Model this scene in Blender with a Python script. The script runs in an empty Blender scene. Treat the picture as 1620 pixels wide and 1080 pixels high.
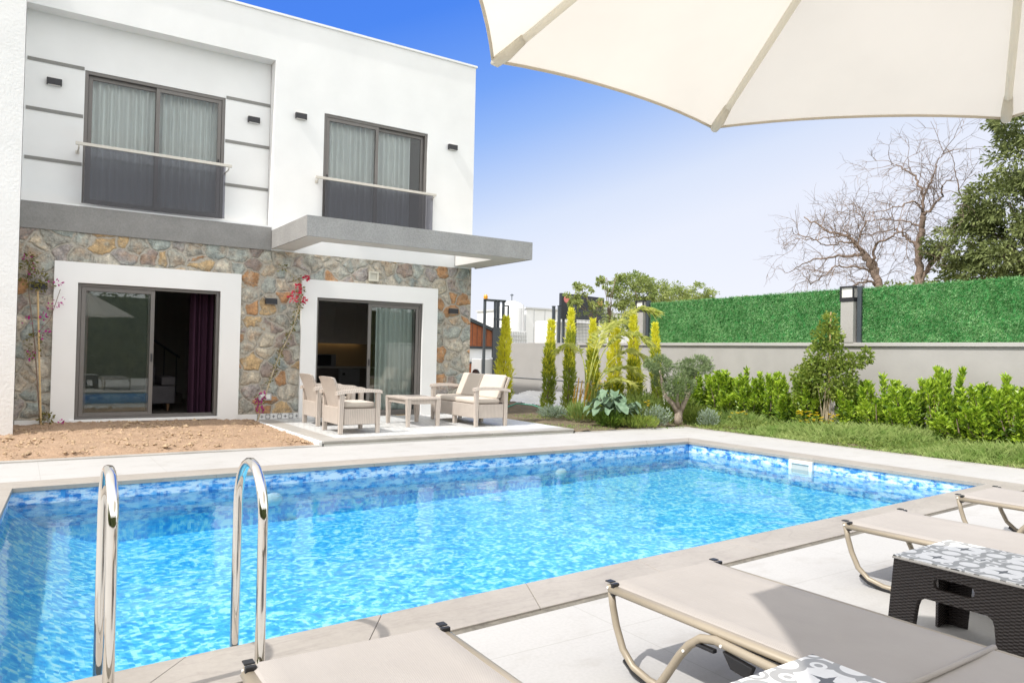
import bpy, math, random
import numpy as np
from mathutils import Vector, Matrix
from mathutils.geometry import tessellate_polygon

random.seed(7)
rng = np.random.default_rng(11)
SC = bpy.context.scene
COL = SC.collection
R = math.radians

# ------------------------------------------------------------------ camera
cam_d = bpy.data.cameras.new("camera")
cam = bpy.data.objects.new("camera", cam_d)
COL.objects.link(cam)
cr = Vector((0.831734059, -0.554768941, 0.021210296))
cu = Vector((-0.026846347, -0.002030419, 0.999637510))
cf = Vector((0.554524777, 0.832001983, 0.016582288))
cam.matrix_world = Matrix(((cr.x, cu.x, -cf.x, 0.0), (cr.y, cu.y, -cf.y, 0.0), (cr.z, cu.z, -cf.z, 1.4), (0, 0, 0, 1)))
cam_d.sensor_width = 36.0
cam_d.lens = 26.03
cam_d.clip_start = 0.05
cam_d.clip_end = 2000
SC.camera = cam

# ------------------------------------------------------------------ light
SUN = Vector((-0.60, -0.06, 0.785)).normalized()      # towards the sun
sd = bpy.data.lights.new("sun", 'SUN')
sd.energy = 2.1
sd.angle = R(0.9)
sd.color = (1.0, 0.96, 0.905)
so = bpy.data.objects.new("sun", sd)
COL.objects.link(so)
so.rotation_euler = (-SUN).to_track_quat('-Z', 'Y').to_euler()

world = bpy.data.worlds.new("World")
SC.world = world
world.use_nodes = True
wn, wl = world.node_tree.nodes, world.node_tree.links
wn.clear()
sky = wn.new('ShaderNodeTexSky')
sky.sky_type = 'NISHITA'
sky.sun_disc = False
sky.sun_elevation = math.asin(SUN.z)
sky.sun_rotation = math.atan2(SUN.x, SUN.y)
sky.air_density = 1.0
sky.dust_density = 0.6
sky.ozone_density = 2.5
bg = wn.new('ShaderNodeBackground')
bg.inputs[1].default_value = 0.15
EXPO = 1.05
SKYGAIN = 1.0 / (.15 * 2 ** EXPO)
wo = wn.new('ShaderNodeOutputWorld')
# white fill added to unseen sky sunward, south and overhead; clear blue ahead
tcw = wn.new('ShaderNodeTexCoord'); sx = wn.new('ShaderNodeSeparateXYZ'); wl.new(tcw.outputs['Generated'], sx.inputs[0])
def wm(op, a, b=None, clamp=False):
    m = wn.new('ShaderNodeMath'); m.operation = op; m.use_clamp = clamp
    for i, x in enumerate((a, b)):
        if x is None: continue
        if isinstance(x, (int, float)): m.inputs[i].default_value = x
        else: wl.new(x, m.inputs[i])
    return m.outputs[0]
tt = wm('SUBTRACT', sx.outputs[2], wm('ADD', wm('MULTIPLY', sx.outputs[0], .25), wm('MULTIPLY', sx.outputs[1], -.165)))
rp = wn.new('ShaderNodeValToRGB'); wl.new(tt, rp.inputs[0])
def lin(c): return tuple((x / 255 / 12.92) if x < 11 else ((x / 255 + .055) / 1.055) ** 2.4 for x in c)
els = rp.color_ramp.elements; stops = [(0.0, (238, 239, 250)), (.10, (235, 238, 250)), (.17, (220, 229, 249)), (.225, (192, 211, 248)), (.29, (152, 187, 248)), (.35, (116, 164, 247)), (.45, (72, 134, 243)), (.54, (66, 126, 240)), (.78, (250, 250, 250)), (1.0, (290, 284, 276))]
els[0].position = 0; els[0].color = (*lin(stops[0][1]), 1); els[1].position = stops[1][0]; els[1].color = (*lin(stops[1][1]), 1)
for p, c in stops[2:]:
    q = els.new(p); q.color = (*lin(c), 1)
hz = wm('DIVIDE', wm('SUBTRACT', .15, wm('MINIMUM', sx.outputs[1], wm('ADD', sx.outputs[0], .35))), .55, True)
mx1 = wn.new('ShaderNodeMix'); mx1.data_type = 'RGBA'; wl.new(hz, mx1.inputs[0]); wl.new(rp.outputs[0], mx1.inputs[6]); mx1.inputs[7].default_value = (1.80, 1.79, 1.765, 1)
sc1 = wn.new('ShaderNodeMix'); sc1.data_type = 'RGBA'; sc1.blend_type = 'MULTIPLY'; sc1.inputs[0].default_value = 1; wl.new(mx1.outputs[2], sc1.inputs[6]); sc1.inputs[7].default_value = (SKYGAIN,) * 3 + (1,)
mx2 = wn.new('ShaderNodeMix'); mx2.data_type = 'RGBA'; mx2.inputs[0].default_value = .95; wl.new(sky.outputs[0], mx2.inputs[6]); wl.new(sc1.outputs[2], mx2.inputs[7])
wl.new(mx2.outputs[2], bg.inputs[0])
wl.new(bg.outputs[0], wo.inputs[0])

SC.view_settings.view_transform = 'Standard'
SC.view_settings.look = 'None'
SC.view_settings.exposure = EXPO
SC.view_settings.gamma = 1.0
SC.cycles.max_bounces = 8
SC.cycles.transparent_max_bounces = 16
SC.cycles.sample_clamp_indirect = 6.0
SC.cycles.caustics_reflective = False
SC.cycles.caustics_refractive = False

# ------------------------------------------------------------------ materials
def new_mat(name):
    m = bpy.data.materials.new(name)
    m.use_nodes = True
    nt = m.node_tree
    nt.nodes.clear()
    out = nt.nodes.new('ShaderNodeOutputMaterial')
    return m, nt, out

class NT:
    """small node helper"""
    def __init__(s, nt): s.nt = nt
    def n(s, t, **kw):
        nd = s.nt.nodes.new(t)
        for k, v in kw.items(): setattr(nd, k, v)
        return nd
    def l(s, a, b): s.nt.links.new(a, b)
    def coord(s): return s.n('ShaderNodeTexCoord').outputs['Object']
    def mapping(s, v, scale=(1, 1, 1), rot=(0, 0, 0)):
        m = s.n('ShaderNodeMapping'); s.l(v, m.inputs[0]); m.inputs['Scale'].default_value = scale; m.inputs['Rotation'].default_value = rot
        return m.outputs[0]
    def noise(s, v, scale, detail=4, rough=.55, out='Fac'):
        t = s.n('ShaderNodeTexNoise'); s.l(v, t.inputs['Vector']); t.inputs['Scale'].default_value = scale
        t.inputs['Detail'].default_value = detail; t.inputs['Roughness'].default_value = rough
        return t.outputs[out]
    def ramp(s, f, stops, interp='LINEAR'):
        r = s.n('ShaderNodeValToRGB'); r.color_ramp.interpolation = interp
        e = r.color_ramp.elements
        while len(e) > 1: e.remove(e[-1])
        e[0].position = stops[0][0]; e[0].color = (*stops[0][1], 1)
        for p, c in stops[1:]:
            q = e.new(p); q.color = (*c, 1)
        s.l(f, r.inputs[0]); return r.outputs[0]
    def math(s, op, a, b=None, c=None):
        m = s.n('ShaderNodeMath', operation=op)
        for i, x in enumerate((a, b, c)):
            if x is None: continue
            if isinstance(x, (int, float)): m.inputs[i].default_value = x
            else: s.l(x, m.inputs[i])
        return m.outputs[0]
    def mix(s, f, a, b, mode='MIX'):
        m = s.n('ShaderNodeMix', data_type='RGBA', blend_type=mode)
        for i, x in ((0, f), (6, a), (7, b)):
            if isinstance(x, (int, float)): m.inputs[i].default_value = x
            elif isinstance(x, tuple): m.inputs[i].default_value = (*x, 1)
            else: s.l(x, m.inputs[i])
        return m.outputs[2]
    def bump(s, h, strength, dist=.01):
        b = s.n('ShaderNodeBump'); b.inputs['Strength'].default_value = strength; b.inputs['Distance'].default_value = dist
        s.l(h, b.inputs['Height']); return b.outputs[0]

def mat(name, col, rough=.6, var=.12, vs=3.0, col2=None, bump=None, metal=0.0, spec=.5, fine=None):
    """principled with noise colour variation; bump=(scale,strength,dist)"""
    m, nt, out = new_mat(name); k = NT(nt)
    p = k.n('ShaderNodeBsdfPrincipled'); k.l(p.outputs[0], out.inputs[0])
    v = k.coord()
    c2 = col2 if col2 else tuple(max(0, x * (1 - var)) for x in col)
    c1 = col if col2 else tuple(min(1, x * (1 + var * .4)) for x in col)
    f = k.noise(v, vs, 5)
    c = k.ramp(f, [(.32, c2), (.68, c1)])
    if fine:
        f2 = k.noise(v, fine[0], 3, .6)
        c = k.mix(1.0, c, k.ramp(f2, [(.3, (1 - fine[1],) * 3), (.7, (1.0,) * 3)]), 'MULTIPLY')
    k.l(c, p.inputs['Base Color'])
    p.inputs['Roughness'].default_value = rough
    p.inputs['Metallic'].default_value = metal
    p.inputs['Specular IOR Level'].default_value = spec
    if bump:
        k.l(k.bump(k.noise(v, bump[0], 6, .6), bump[1], bump[2]), p.inputs['Normal'])
    return m

def leaf_mat(name, a, b, trans=.35, scale=9.0, rough=.55, spec=.3):
    m, nt, out = new_mat(name); k = NT(nt)
    v = k.coord()
    f = k.noise(v, scale, 2, .7)
    f2 = k.noise(v, scale * .16, 2)
    c = k.ramp(k.math('ADD', k.math('MULTIPLY', f, .65), k.math('MULTIPLY', f2, .35)), [(.35, a), (.65, b)])
    p = k.n('ShaderNodeBsdfPrincipled'); k.l(c, p.inputs['Base Color'])
    p.inputs['Roughness'].default_value = rough; p.inputs['Specular IOR Level'].default_value = spec
    t = k.n('ShaderNodeBsdfTranslucent'); k.l(c, t.inputs[0])
    mx = k.n('ShaderNodeMixShader'); mx.inputs[0].default_value = trans
    k.l(p.outputs[0], mx.inputs[1]); k.l(t.outputs[0], mx.inputs[2]); k.l(mx.outputs[0], out.inputs[0])
    return m

def stone_mat():
    m, nt, out = new_mat('rubble stone'); k = NT(nt)
    v = k.coord()
    wob = k.noise(v, 3.2, 3, .6, 'Color')
    vm = k.n('ShaderNodeVectorMath', operation='MULTIPLY_ADD')
    k.l(wob, vm.inputs[0]); vm.inputs[1].default_value = (.22, .22, .22); k.l(k.mapping(v, (1, .15, 1.18)), vm.inputs[2])
    a = k.n('ShaderNodeTexVoronoi', feature='F1', voronoi_dimensions='3D'); k.l(vm.outputs[0], a.inputs['Vector'])
    d = k.n('ShaderNodeTexVoronoi', feature='DISTANCE_TO_EDGE'); k.l(vm.outputs[0], d.inputs['Vector'])
    for t in (a, d): t.inputs['Scale'].default_value = 3.25; t.inputs['Randomness'].default_value = .86
    sep = k.n('ShaderNodeSeparateColor'); k.l(a.outputs['Color'], sep.inputs[0])
    cell = k.ramp(sep.outputs[0], [(0.0, (.40, .39, .34)), (.14, (.50, .49, .43)), (.26, (.37, .41, .385)), (.37, (.54, .48, .38)), (.48, (.50, .28, .14)),
                                   (.57, (.56, .40, .22)), (.66, (.40, .36, .34)), (.75, (.43, .45, .41)), (.85, (.34, .28, .25)), (.91, (.58, .53, .44))], 'CONSTANT')
    n1 = k.noise(v, 7, 6, .68)
    n3 = k.noise(v, 2.6, 3, .6)
    cell = k.mix(k.ramp(n3, [(.5, (0, 0, 0)), (.70, (.6, .6, .6))]), cell, (.48, .29, .15))
    cell = k.mix(k.ramp(k.noise(v, 5.5, 4, .65), [(.52, (0, 0, 0)), (.68, (.6, .6, .6))]), cell, (.37, .41, .38))
    cell = k.mix(1.0, cell, k.ramp(n1, [(.28, (.38, .38, .39)), (.5, (.95, .95, .95)), (.72, (1.5, 1.48, 1.42))]), 'MULTIPLY')
    n2 = k.noise(v, 30, 4, .6)
    cell = k.mix(1.0, cell, k.ramp(n2, [(.3, (.7, .7, .7)), (.7, (1.15, 1.15, 1.15))]), 'MULTIPLY')
    edge = k.math('ADD', d.outputs['Distance'], k.math('MULTIPLY', k.math('SUBTRACT', k.noise(v, 9, 5, .7), .5), .17))
    mort = k.ramp(edge, [(.02, (1, 1, 1)), (.10, (0, 0, 0))])
    mc = k.mix(k.noise(v, 14, 4), (.36, .33, .275), (.50, .465, .40))
    c = k.mix(mort, cell, mc)
    p = k.n('ShaderNodeBsdfPrincipled'); k.l(c, p.inputs['Base Color']); p.inputs['Roughness'].default_value = .85
    hh = k.math('ADD', k.ramp(edge, [(.02, (0, 0, 0)), (.12, (.6, .6, .6)), (.34, (1, 1, 1))]), k.math('MULTIPLY', n1, .7))
    hh = k.math('ADD', hh, k.math('MULTIPLY', n2, .25))
    k.l(k.bump(hh, 1.0, .045), p.inputs['Normal'])
    k.l(p.outputs[0], out.inputs[0]); return m

def liner_mat(name, border=False):
    m, nt, out = new_mat(name); k = NT(nt)
    v = k.coord()
    # small printed mosaic squares, each one of a few blues, cloudy veins on the border only
    q = k.n('ShaderNodeVectorMath', operation='SNAP'); k.l(v, q.inputs[0]); q.inputs[1].default_value = (.035, .035, .035)
    wn_ = k.n('ShaderNodeTexWhiteNoise', noise_dimensions='3D'); k.l(q.outputs[0], wn_.inputs[0])
    if border:
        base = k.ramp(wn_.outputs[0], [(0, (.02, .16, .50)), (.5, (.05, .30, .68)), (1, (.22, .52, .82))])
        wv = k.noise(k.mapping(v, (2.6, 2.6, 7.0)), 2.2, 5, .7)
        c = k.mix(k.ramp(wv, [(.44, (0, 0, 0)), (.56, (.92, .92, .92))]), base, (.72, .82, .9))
    else:
        nz = k.n('ShaderNodeTexNoise'); k.l(v, nz.inputs['Vector']); nz.inputs['Scale'].default_value = 5.5; nz.inputs['Detail'].default_value = 3; nz.inputs['Distortion'].default_value = 2.2  # swirling network of water ripple light painted into the floor's blues
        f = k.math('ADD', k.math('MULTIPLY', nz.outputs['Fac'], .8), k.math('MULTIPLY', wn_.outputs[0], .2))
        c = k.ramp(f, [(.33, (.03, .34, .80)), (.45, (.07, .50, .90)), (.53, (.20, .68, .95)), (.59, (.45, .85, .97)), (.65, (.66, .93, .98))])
    p = k.n('ShaderNodeBsdfPrincipled'); k.l(c, p.inputs['Base Color']); p.inputs['Roughness'].default_value = .4
    k.l(p.outputs[0], out.inputs[0]); return m

def water_mat():
    m, nt, out = new_mat('pool water'); k = NT(nt)
    v = k.coord()
    h = k.math('ADD', k.noise(k.mapping(v, (1.0, 1.3, 1), (0, 0, .4)), 2.0, 2, .5), k.math('MULTIPLY', k.noise(k.mapping(v, (1, 1.4, 1)), 6.5, 2, .5), .16))
    nrm = k.bump(h, .6, .0125)
    tr = k.n('ShaderNodeBsdfTransparent'); tr.inputs[0].default_value = (.90, .98, 1, 1)
    rf = k.n('ShaderNodeBsdfRefraction'); rf.inputs['IOR'].default_value = 1.33; rf.inputs['Color'].default_value = (.90, .98, 1, 1); rf.inputs['Roughness'].default_value = 0.0
    k.l(nrm, rf.inputs['Normal'])
    gl = k.n('ShaderNodeBsdfGlossy'); gl.inputs['Roughness'].default_value = .02; k.l(nrm, gl.inputs['Normal'])
    fr = k.n('ShaderNodeFresnel'); fr.inputs[0].default_value = 1.33; k.l(nrm, fr.inputs['Normal'])
    a = k.n('ShaderNodeMixShader'); a.inputs[0].default_value = .10; k.l(tr.outputs[0], a.inputs[1]); k.l(rf.outputs[0], a.inputs[2])
    b = k.n('ShaderNodeMixShader'); k.l(fr.outputs[0], b.inputs[0]); k.l(a.outputs[0], b.inputs[1]); k.l(gl.outputs[0], b.inputs[2])
    va = k.n('ShaderNodeVolumeAbsorption'); va.inputs[0].default_value = (.35, .90, .98, 1); va.inputs[1].default_value = .28; k.l(va.outputs[0], out.inputs['Volume'])
    k.l(b.outputs[0], out.inputs[0]); return m

def glass_mat(name, tint=(.9, .94, .92), extra=.03):
    m, nt, out = new_mat(name); k = NT(nt)
    tr = k.n('ShaderNodeBsdfTransparent'); tr.inputs[0].default_value = (*tint, 1)
    gl = k.n('ShaderNodeBsdfGlossy'); gl.inputs['Roughness'].default_value = .01
    fr = k.n('ShaderNodeFresnel'); fr.inputs[0].default_value = 1.52
    b = k.n('ShaderNodeMixShader'); k.l(k.math('ADD', fr.outputs[0], extra), b.inputs[0]); k.l(tr.outputs[0], b.inputs[1]); k.l(gl.outputs[0], b.inputs[2])
    k.l(b.outputs[0], out.inputs[0]); return m

def cloth_mat(name, col, trans=.5, weave=220.0, bs=.2):
    m, nt, out = new_mat(name); k = NT(nt)
    v = k.coord()
    c = k.ramp(k.noise(v, 2.5, 4), [(.3, tuple(x * .94 for x in col)), (.7, col)])
    w = k.n('ShaderNodeTexWave', wave_type='BANDS', bands_direction='X'); k.l(v, w.inputs[0]); w.inputs['Scale'].default_value = weave; w.inputs['Distortion'].default_value = 1.5
    d = k.n('ShaderNodeBsdfDiffuse'); t = k.n('ShaderNodeBsdfTranslucent'); k.l(c, d.inputs[0]); k.l(c, t.inputs[0])
    k.l(k.bump(w.outputs['Fac'], bs, .002), d.inputs['Normal'])
    mx = k.n('ShaderNodeMixShader'); mx.inputs[0].default_value = trans
    k.l(d.outputs[0], mx.inputs[1]); k.l(t.outputs[0], mx.inputs[2]); k.l(mx.outputs[0], out.inputs[0]); return m

def tile_mat(name, size, axes=(0, 1), lights=(.80, .79, .77), mid=(.40, .40, .39), dark=(.17, .17, .17), grout=False, rough=.45):
    """ornamental cement tile: rings round the corners, a star in the middle"""
    m, nt, out = new_mat(name); k = NT(nt)
    sep = k.n('ShaderNodeSeparateXYZ'); k.l(k.coord(), sep.inputs[0])
    fx = [k.math('SUBTRACT', k.math('FRACT', k.math('DIVIDE', k.math('ADD', o, 1000.0 * size), size)), .5) for o in (sep.outputs[axes[0]], sep.outputs[axes[1]])]
    ax, ay = (k.math('ABSOLUTE', f) for f in fx)
    def dist(a, b, cx, cy):
        dx = k.math('SUBTRACT', a, cx); dy = k.math('SUBTRACT', b, cy)
        return k.math('SQRT', k.math('ADD', k.math('MULTIPLY', dx, dx), k.math('MULTIPLY', dy, dy)))
    def band(d, r, w): return k.math('LESS_THAN', k.math('ABSOLUTE', k.math('SUBTRACT', d, r)), w)
    dc = dist(ax, ay, .5, .5); dm = dist(ax, ay, .27, .27); de = dist(ax, ay, .5, 0.0); de2 = dist(ax, ay, 0.0, .5)
    ang = k.math('GREATER_THAN', k.math('ADD', ax, ay), .43)
    ring = k.math('MAXIMUM', k.math('MULTIPLY', band(dm, .135, .045), ang), k.math('MAXIMUM', band(de, .185, .04), band(de2, .185, .04)))
    dot = k.math('MAXIMUM', k.math('LESS_THAN', dm, .045), band(dc, .12, .022))
    star = k.math('LESS_THAN', k.math('ADD', k.math('SQRT', ax), k.math('SQRT', ay)), .47)
    petal = k.math('LESS_THAN', dist(ax, ay, .075, .075), .045)
    star2 = k.math('LESS_THAN', k.math('ADD', k.math('SQRT', k.math('SUBTRACT', .5, ax)), k.math('SQRT', k.math('SUBTRACT', .5, ay))), .34)
    c = k.mix(k.math('MAXIMUM', ring, dot), lights, mid)
    c = k.mix(star, c, dark); c = k.mix(star2, c, dark); c = k.mix(petal, c, lights)
    if grout: c = k.mix(k.math('GREATER_THAN', k.math('MAXIMUM', ax, ay), .49), c, (.45, .44, .42))
    c = k.mix(1.0, c, k.ramp(k.noise(k.coord(), 40, 3), [(.3, (.93,) * 3), (.7, (1,) * 3)]), 'MULTIPLY')
    p = k.n('ShaderNodeBsdfPrincipled'); k.l(c, p.inputs['Base Color']); p.inputs['Roughness'].default_value = rough
    k.l(p.outputs[0], out.inputs[0]); return m

def ribbed_mat(name, col, freq=210.0, strength=.5, rough=.55, cross=0.0):
    """moulded rattan: upright ribs, optional cross weave"""
    m, nt, out = new_mat(name); k = NT(nt)
    v = k.coord(); sep = k.n('ShaderNodeSeparateXYZ'); k.l(v, sep.inputs[0])
    s = k.math('ADD', sep.outputs[0], sep.outputs[1])
    w = k.math('SINE', k.math('MULTIPLY', s, freq))
    z = k.math('SINE', k.math('MULTIPLY', sep.outputs[2], cross if cross else freq * 1.6))
    h = k.math('MULTIPLY', w, z) if cross else k.math('ADD', w, k.math('MULTIPLY', z, .25))
    c = k.mix(1.0, k.ramp(k.noise(v, 6, 4), [(.3, tuple(x * .9 for x in col)), (.7, col)]), k.ramp(k.math('MULTIPLY_ADD', h, .5, .5), [(0, (.72,) * 3), (.5, (1,) * 3)]), 'MULTIPLY')
    p = k.n('ShaderNodeBsdfPrincipled'); k.l(c, p.inputs['Base Color']); p.inputs['Roughness'].default_value = rough
    k.l(k.bump(h, strength, .003), p.inputs['Normal']); k.l(p.outputs[0], out.inputs[0]); return m

def emit_mat(name, col, strength):
    m, nt, out = new_mat(name); k = NT(nt)
    e = k.n('ShaderNodeEmission'); e.inputs[0].default_value = (*col, 1); e.inputs[1].default_value = strength
    k.l(e.outputs[0], out.inputs[0]); return m

M = dict(
    white=mat('white render', (.79, .79, .78), .85, .05, 1.2, bump=(60, .25, .004)),
    rough_white=mat('rough white render', (.76, .76, .75), .9, .05, 1.5, bump=(28, .8, .012)),
    surround=mat('smooth white trim', (.82, .82, .81), .7, .04, 1.0, bump=(40, .1, .002)),
    fascia=mat('pale grey fascia render', (.36, .355, .345), .9, .1, 2.0, bump=(40, .9, .012), fine=(45, .25)),
    grey_render=mat('grey render', (.28, .275, .265), .9, .12, 2.0, bump=(45, .7, .008), fine=(50, .2)),
    soffit=mat('pale soffit paint', (.62, .61, .585), .85, .06, 2.0, bump=(50, .2, .003)),
    strip=mat('grey strip', (.22, .215, .20), .6, .1, 5),
    stone=stone_mat(),
    alu=mat('bronze aluminium', (.165, .153, .143), .42, .08, 4, metal=.15),
    alu_dark=mat('dark aluminium', (.05, .055, .055), .4, .1, 4, metal=.3),
    lampblack=mat('black lamp metal', (.022, .022, .026), .45, .1, 8),
    pane=glass_mat('window glass', (.95, .97, .96), 0.0),
    smoke=glass_mat('smoked glass', (.56, .56, .60), 0.0),
    sheer=cloth_mat('sheer curtain', (.92, .94, .93), .12, 60, .1),
    purple=cloth_mat('purple curtain', (.055, .026, .045), .1, 60, .1),
    rail=mat('brushed rail', (.58, .55, .49), .45, .06, 8),
    chrome=mat('polished steel', (.78, .75, .70), .07, .05, 6, metal=1.0),
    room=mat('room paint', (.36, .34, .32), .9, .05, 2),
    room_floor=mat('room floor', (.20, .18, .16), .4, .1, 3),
    cabinet=mat('cabinet front', (.66, .60, .54), .5, .06, 3),
    cabinet_dark=mat('dark base unit', (.13, .11, .095), .5, .08, 3),
    splash=mat('kitchen splashback', (.42, .31, .17), .5, .06, 3),
    counter=mat('counter top', (.45, .43, .40), .35, .06, 4),
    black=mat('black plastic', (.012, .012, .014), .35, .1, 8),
    steel=mat('appliance steel', (.30, .30, .31), .35, .05, 4, metal=.4),
    sofa_grey=mat('grey upholstery', (.16, .15, .16), .95, .1, 8, bump=(120, .3, .003)),
    wood=mat('warm wood', (.38, .22, .12), .5, .2, 6),
    grout=mat('weathered grout', (.22, .20, .165), .95, .4, 5, fine=(25, .4)),
    marble=mat('grey marble border', (.44, .42, .39), .4, .22, 1.6, fine=(7, .08)),
    patio_tile=tile_mat('patio cement tile', .30, (0, 1), (.66, .66, .65), (.52, .53, .53), (.42, .43, .43), True),
    skirt_tile=tile_mat('skirting tile', .22, (0, 2), (.74, .74, .73), (.34, .34, .34), (.14, .14, .15), True),
    table_tile=tile_mat('table tile print', .29, (0, 1), (.80, .79, .77), (.36, .355, .34), (.15, .15, .145)),
    soil=mat('dry soil', (.51, .35, .235), .95, .3, 4.5, col2=(.40, .265, .17), bump=(35, .9, .02), fine=(60, .4)),
    clod=mat('soil clod', (.46, .33, .21), .95, .3, 12, bump=(60, .6, .01)),
    ground=mat('dry earth', (.28, .235, .15), .95, .3, .6, col2=(.20, .19, .09), bump=(12, .6, .03), fine=(20, .3)),
    bed=mat('garden earth', (.20, .155, .095), .95, .3, 3, bump=(20, .8, .03), fine=(30, .4)),
    liner=liner_mat('mosaic liner with painted ripple light'), border=liner_mat('pool liner border', True), water=water_mat(),
    plastic=mat('white plastic', (.80, .80, .78), .35, .04, 8),
    wallgrey=mat('boundary wall render', (.40, .385, .365), .85, .06, 1.2, bump=(40, .2, .004), fine=(2.5, .06)),
    capgrey=mat('wall coping', (.43, .415, .395), .75, .06, 2),
    plinth=mat('plinth render', (.38, .365, .345), .85, .06, 1.5),
    needle=leaf_mat('artificial grass needle', (.055, .25, .05), (.44, .72, .36), .3, 14, .4, .6),
    backing=mat('green mesh backing', (.04, .22, .05), .8, .2, 8),
    lampglass=mat('frosted lamp glass', (.78, .76, .72), .3, .05, 6),
    khaki=mat('khaki tube', (.34, .29, .22), .42, .06, 6, metal=.1),
    cream=cloth_mat('cream canopy', (.775, .735, .66), .48, 300, .25),
    hem=cloth_mat('canopy hem', (.76, .69, .57), .35, 300, .2),
    ribsleeve=cloth_mat('rib sleeve', (.93, .90, .82), .6, 200, .2),
    rattan=ribbed_mat('beige moulded rattan', (.56, .49, .43), 210, .5),
    cushion=cloth_mat('cream cushion', (.66, .59, .515), .05, 260, .2),
    wicker=ribbed_mat('black moulded wicker', (.032, .024, .022), 150, 1.0, .35, 420.0),
    palegrey=mat('pale table edge', (.55, .52, .49), .5, .05, 5),
    bark=mat('grey brown bark', (.25, .185, .145), .95, .3, 6, bump=(18, .9, .03)),
    olive_bark=mat('pale olive bark', (.40, .33, .26), .95, .35, 9, bump=(26, .9, .02)),
    dry=mat('dry stalks', (.50, .42, .29), .9, .25, 12),
    cane=mat('bamboo stake', (.62, .44, .22), .6, .2, 9),
    orange=mat('orange timber cladding', (.42, .135, .055), .7, .25, 5, bump=(10, .3, .01)),
    slate=mat('slate steel', (.055, .068, .08), .5, .1, 5),
    wwhite=mat('far white sheet', (.82, .83, .84), .6, .04, .6),
    wgrey=mat('far grey sheet', (.55, .56, .57), .7, .08, 1.2),
    amber=mat('amber lens', (.75, .34, .03), .3, .08, 8),
    signblack=mat('sign board', (.022, .026, .034), .5, .1, 3),
    pink=mat('pink emblem', (.72, .22, .20), .5, .1, 3), orange2=mat('orange emblem', (.70, .30, .12), .5, .1, 3),
    tarp=mat('white ground sheet', (.66, .655, .64), .7, .12, 3, bump=(9, .5, .03)),
    hose=mat('green hose', (.05, .26, .18), .35, .08, 9),
    canegold=mat('golden palm cane', (.62, .36, .05), .45, .3, 7),
)
def deck_mat():
    m, nt, out = new_mat('white paving'); k = NT(nt); v = k.coord()
    c = k.ramp(k.noise(v, .7, 5, .6), [(.3, (.43, .42, .406)), (.7, (.475, .464, .45))])
    c = k.mix(1.0, c, k.ramp(k.noise(v, 55, 3, .7), [(.35, (.93,) * 3), (.6, (1,) * 3)]), 'MULTIPLY')
    st = k.noise(k.mapping(v, (1, 1.6, 1)), 2.3, 6, .65)
    c = k.mix(k.ramp(st, [(.52, (0, 0, 0)), (.70, (.5, .5, .5))]), c, (.35, .33, .305))
    sp = k.n('ShaderNodeSeparateXYZ'); k.l(v, sp.inputs[0])
    ln = None
    for o, off in ((sp.outputs[0], .37), (sp.outputs[1], .11)):
        f = k.math('ABSOLUTE', k.math('SUBTRACT', k.math('FRACT', k.math('DIVIDE', k.math('ADD', o, 120 + off), 1.2)), .5))
        g_ = k.math('LESS_THAN', f, .0022); ln = g_ if ln is None else k.math('MAXIMUM', ln, g_)
    c = k.mix(k.math('MULTIPLY', ln, .6), c, (.30, .285, .26))
    p = k.n('ShaderNodeBsdfPrincipled'); k.l(c, p.inputs['Base Color']); p.inputs['Roughness'].default_value = .7
    k.l(k.bump(k.noise(v, 90, 4), .1, .002), p.inputs['Normal']); k.l(p.outputs[0], out.inputs[0]); return m
M['deck'] = deck_mat()
def coping_mat():
    m, nt, out = new_mat('veined taupe coping'); k = NT(nt); v = k.coord()
    c = k.ramp(k.noise(v, 1.4, 5, .6), [(.3, (.33, .298, .262)), (.7, (.40, .365, .325))])
    vn = k.n('ShaderNodeTexNoise'); k.l(k.mapping(v, (.7, 2.2, 1), (0, 0, .5)), vn.inputs['Vector']); vn.inputs['Scale'].default_value = 1.6; vn.inputs['Detail'].default_value = 5; vn.inputs['Distortion'].default_value = 1.4
    c = k.mix(k.ramp(k.math('ABSOLUTE', k.math('SUBTRACT', vn.outputs['Fac'], .5)), [(0, (.4, .4, .4)), (.03, (0, 0, 0))]), c, (.28, .25, .225))
    c = k.mix(1.0, c, k.ramp(k.noise(v, 35, 4, .7), [(.3, (.90,) * 3), (.65, (1,) * 3)]), 'MULTIPLY')
    p = k.n('ShaderNodeBsdfPrincipled'); k.l(c, p.inputs['Base Color']); p.inputs['Roughness'].default_value = .55
    k.l(k.bump(k.noise(v, 60, 4), .12, .003), p.inputs['Normal']); k.l(p.outputs[0], out.inputs[0]); return m
M['coping'] = coping_mat()
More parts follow.
